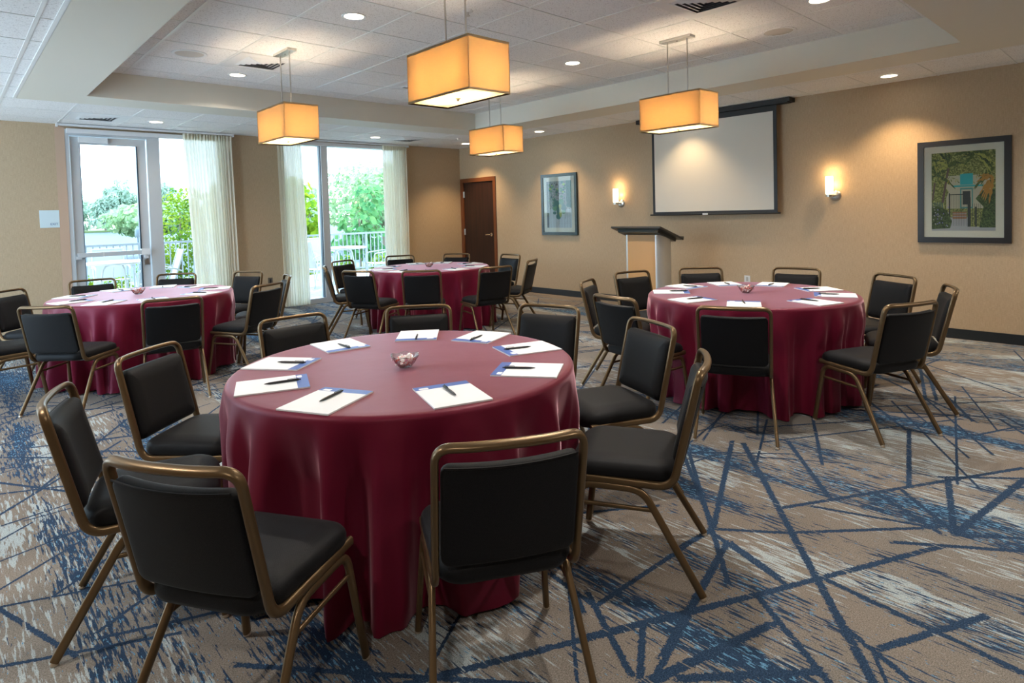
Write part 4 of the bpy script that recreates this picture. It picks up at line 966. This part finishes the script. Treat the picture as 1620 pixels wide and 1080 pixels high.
# sea grape trees with large leaves behind the right part of the railing
foliage('sea_grape_tree', (-.75, 6.45, -.1), [(0, 0, 2.15, .55, .5, .55), (.35, .1, 1.55, .65, .5, .38), (-.5, .1, 1.4, .6, .5, .35), (.1, 0, 1.2, .8, .5, .3), (-.75, .1, 1.75, .2, .3, .2), (.0, .0, .6, .9, .4, .4)], 620, .21, M_['leaf_bright'],
        'bright sea grape tree with big round leaves behind the window mullion', 'tree', 'garden trees behind the railing', [((0, 0, -.1), (.05, 0, 1.2), .04, .03), ((.05, 0, 1.2), (-.1, 0, 2.3), .03, .015), ((.05, 0, 1.0), (.5, .1, 1.7), .025, .012)], 1, .85, 0, True)
foliage('sea_grape_tree', (1.3, 6.6, -.1), [(0, 0, 1.35, .7, .5, .5), (.4, .2, .8, .8, .5, .6), (-.3, .0, .7, .7, .5, .5), (.5, .3, 2.0, .5, .5, .6)], 520, .2, leafmat('sea_grape_shade_leaf', (.07, .22, .09), (.18, .36, .12)),
        'darker sea grape tree at the right edge of the terrace window', 'tree', 'garden trees behind the railing', [((0, 0, -.1), (.0, 0, 1.6), .035, .02)], 2, .85, 0, True)
foliage('garden_bush', (-3.75, 6.1, -.1), [(0, 0, 1.2, .62, .5, 1.1), (.15, 0, 2.15, .35, .4, .3), (-.3, .1, .5, .6, .4, .5), (.55, .1, 1.4, .5, .4, .9)], 3200, .085, M_['leaf_hedge'],
        'tall bright green bush behind the railing beside the sheer curtain', 'bush', 'garden trees behind the railing', [((0, 0, -.1), (.05, 0, 1.8), .03, .015)], 3, .7)
for i, x in enumerate([-9, -8, -7.2, -6.5, -5.85, -5.17, -2.6, -1.8, -.9, .2, 1.3]):
    foliage('low_shrub', (x, 5.5, -.1), [(0, 0, .18, .34, .26, .26), (.1, .1, .3, .22, .2, .22)], 420, .075, M_['leaf_hedge'], 'low green shrub at the foot of the railing, number %s from the left' % ['one', 'two', 'three', 'four', 'five', 'six', 'seven', 'eight', 'nine', 'ten', 'eleven'][i], 'shrub', 'low shrubs along the railing', None, 20+i, .7)
# mangroves across a narrow arm of water on the right, casuarinas on the far shore at left
rn = random.Random(77)
mid = [(9, 33, 5.2, 4.6), (14.5, 43, 6.0, 5), (18, 33, 6.8, 5), (25, 49, 8.0, 6), (30, 38, 7.6, 5.6), (4, 43, 4.2, 4)]
for i, (x, y, h, r_) in enumerate(mid):
    cl = [(rn.uniform(-.4, .4)*r_, rn.uniform(-.4, .4)*r_, h*rn.uniform(.35, .85), r_*.5, r_*.5, h*.22) for _ in range(9)]
    foliage('mangrove_tree', (x, y, -1.1), cl, 2600, .42, M_['leaf_mid'], 'rounded light green shoreline tree seen through the terrace window, %s' % ['second from left', 'third from left', 'fourth from left', 'fifth from left', 'rightmost', 'leftmost'][i], 'tree', 'shoreline trees through the terrace window', [((0, 0, 0), (0, 0, h*.6), .2, .1)], 50+i)
foliage('casuarina_tree', (20.5, 60, -1.1), [(-.3, 0, 7.6, .8, .8, 1.0), (.9, 0, 8.1, .6, .6, .9), (.2, 0, 6.4, 1.0, 1, 1), (-.9, 0, 6.8, .5, .5, .8), (0, 0, 4.6, 1.4, 1.2, 1.2)], 1500, .35, M_['leaf_far'], 'wispy casuarina rising above the shoreline trees', 'tree', None, [((0, 0, 0), (.1, 0, 7.5), .16, .05)], 61, .25, 1.2)
far = [(13.5, 9.5), (19, 10), (23.5, 11.5), (28, 12), (33, 14.5), (38, 15.5), (43, 14.5), (48, 13.5), (54, 12), (60, 12.5), (67, 11.5), (75, 12), (84, 13), (94, 12.5), (105, 13), (117, 12)]
far = [(q[0], q[1]*1.2) for q in far]
for i, (x, h) in enumerate(far):
    y = 208+(i % 3)*11; w_ = 4.2+rn.uniform(-.5, 1)
    cl = [(rn.uniform(-.6, .6)*w_, rn.uniform(-2, 2), h*rn.uniform(.16, .7), w_*.5, w_*.5, h*.14) for _ in range(13)]+[(rn.uniform(-.3, .3)*w_, 0, h*rn.uniform(.72, .92), w_*.24, w_*.24, h*.1) for _ in range(4)]
    foliage('casuarina_tree', (x, y, -.9), cl, 2600, 1.5, M_['leaf_far'], 'feathery pale casuarina on the far shore, %s along from the left' % ['first', 'second', 'third', 'fourth', 'fifth', 'sixth', 'seventh', 'eighth', 'ninth', 'tenth', 'eleventh', 'twelfth', 'thirteenth', 'fourteenth', 'fifteenth', 'sixteenth'][i], 'tree', 'casuarinas on the far shore', [((0, 0, 0), (0, 0, h*.8), .4, .1)], 80+i, .35, .8)
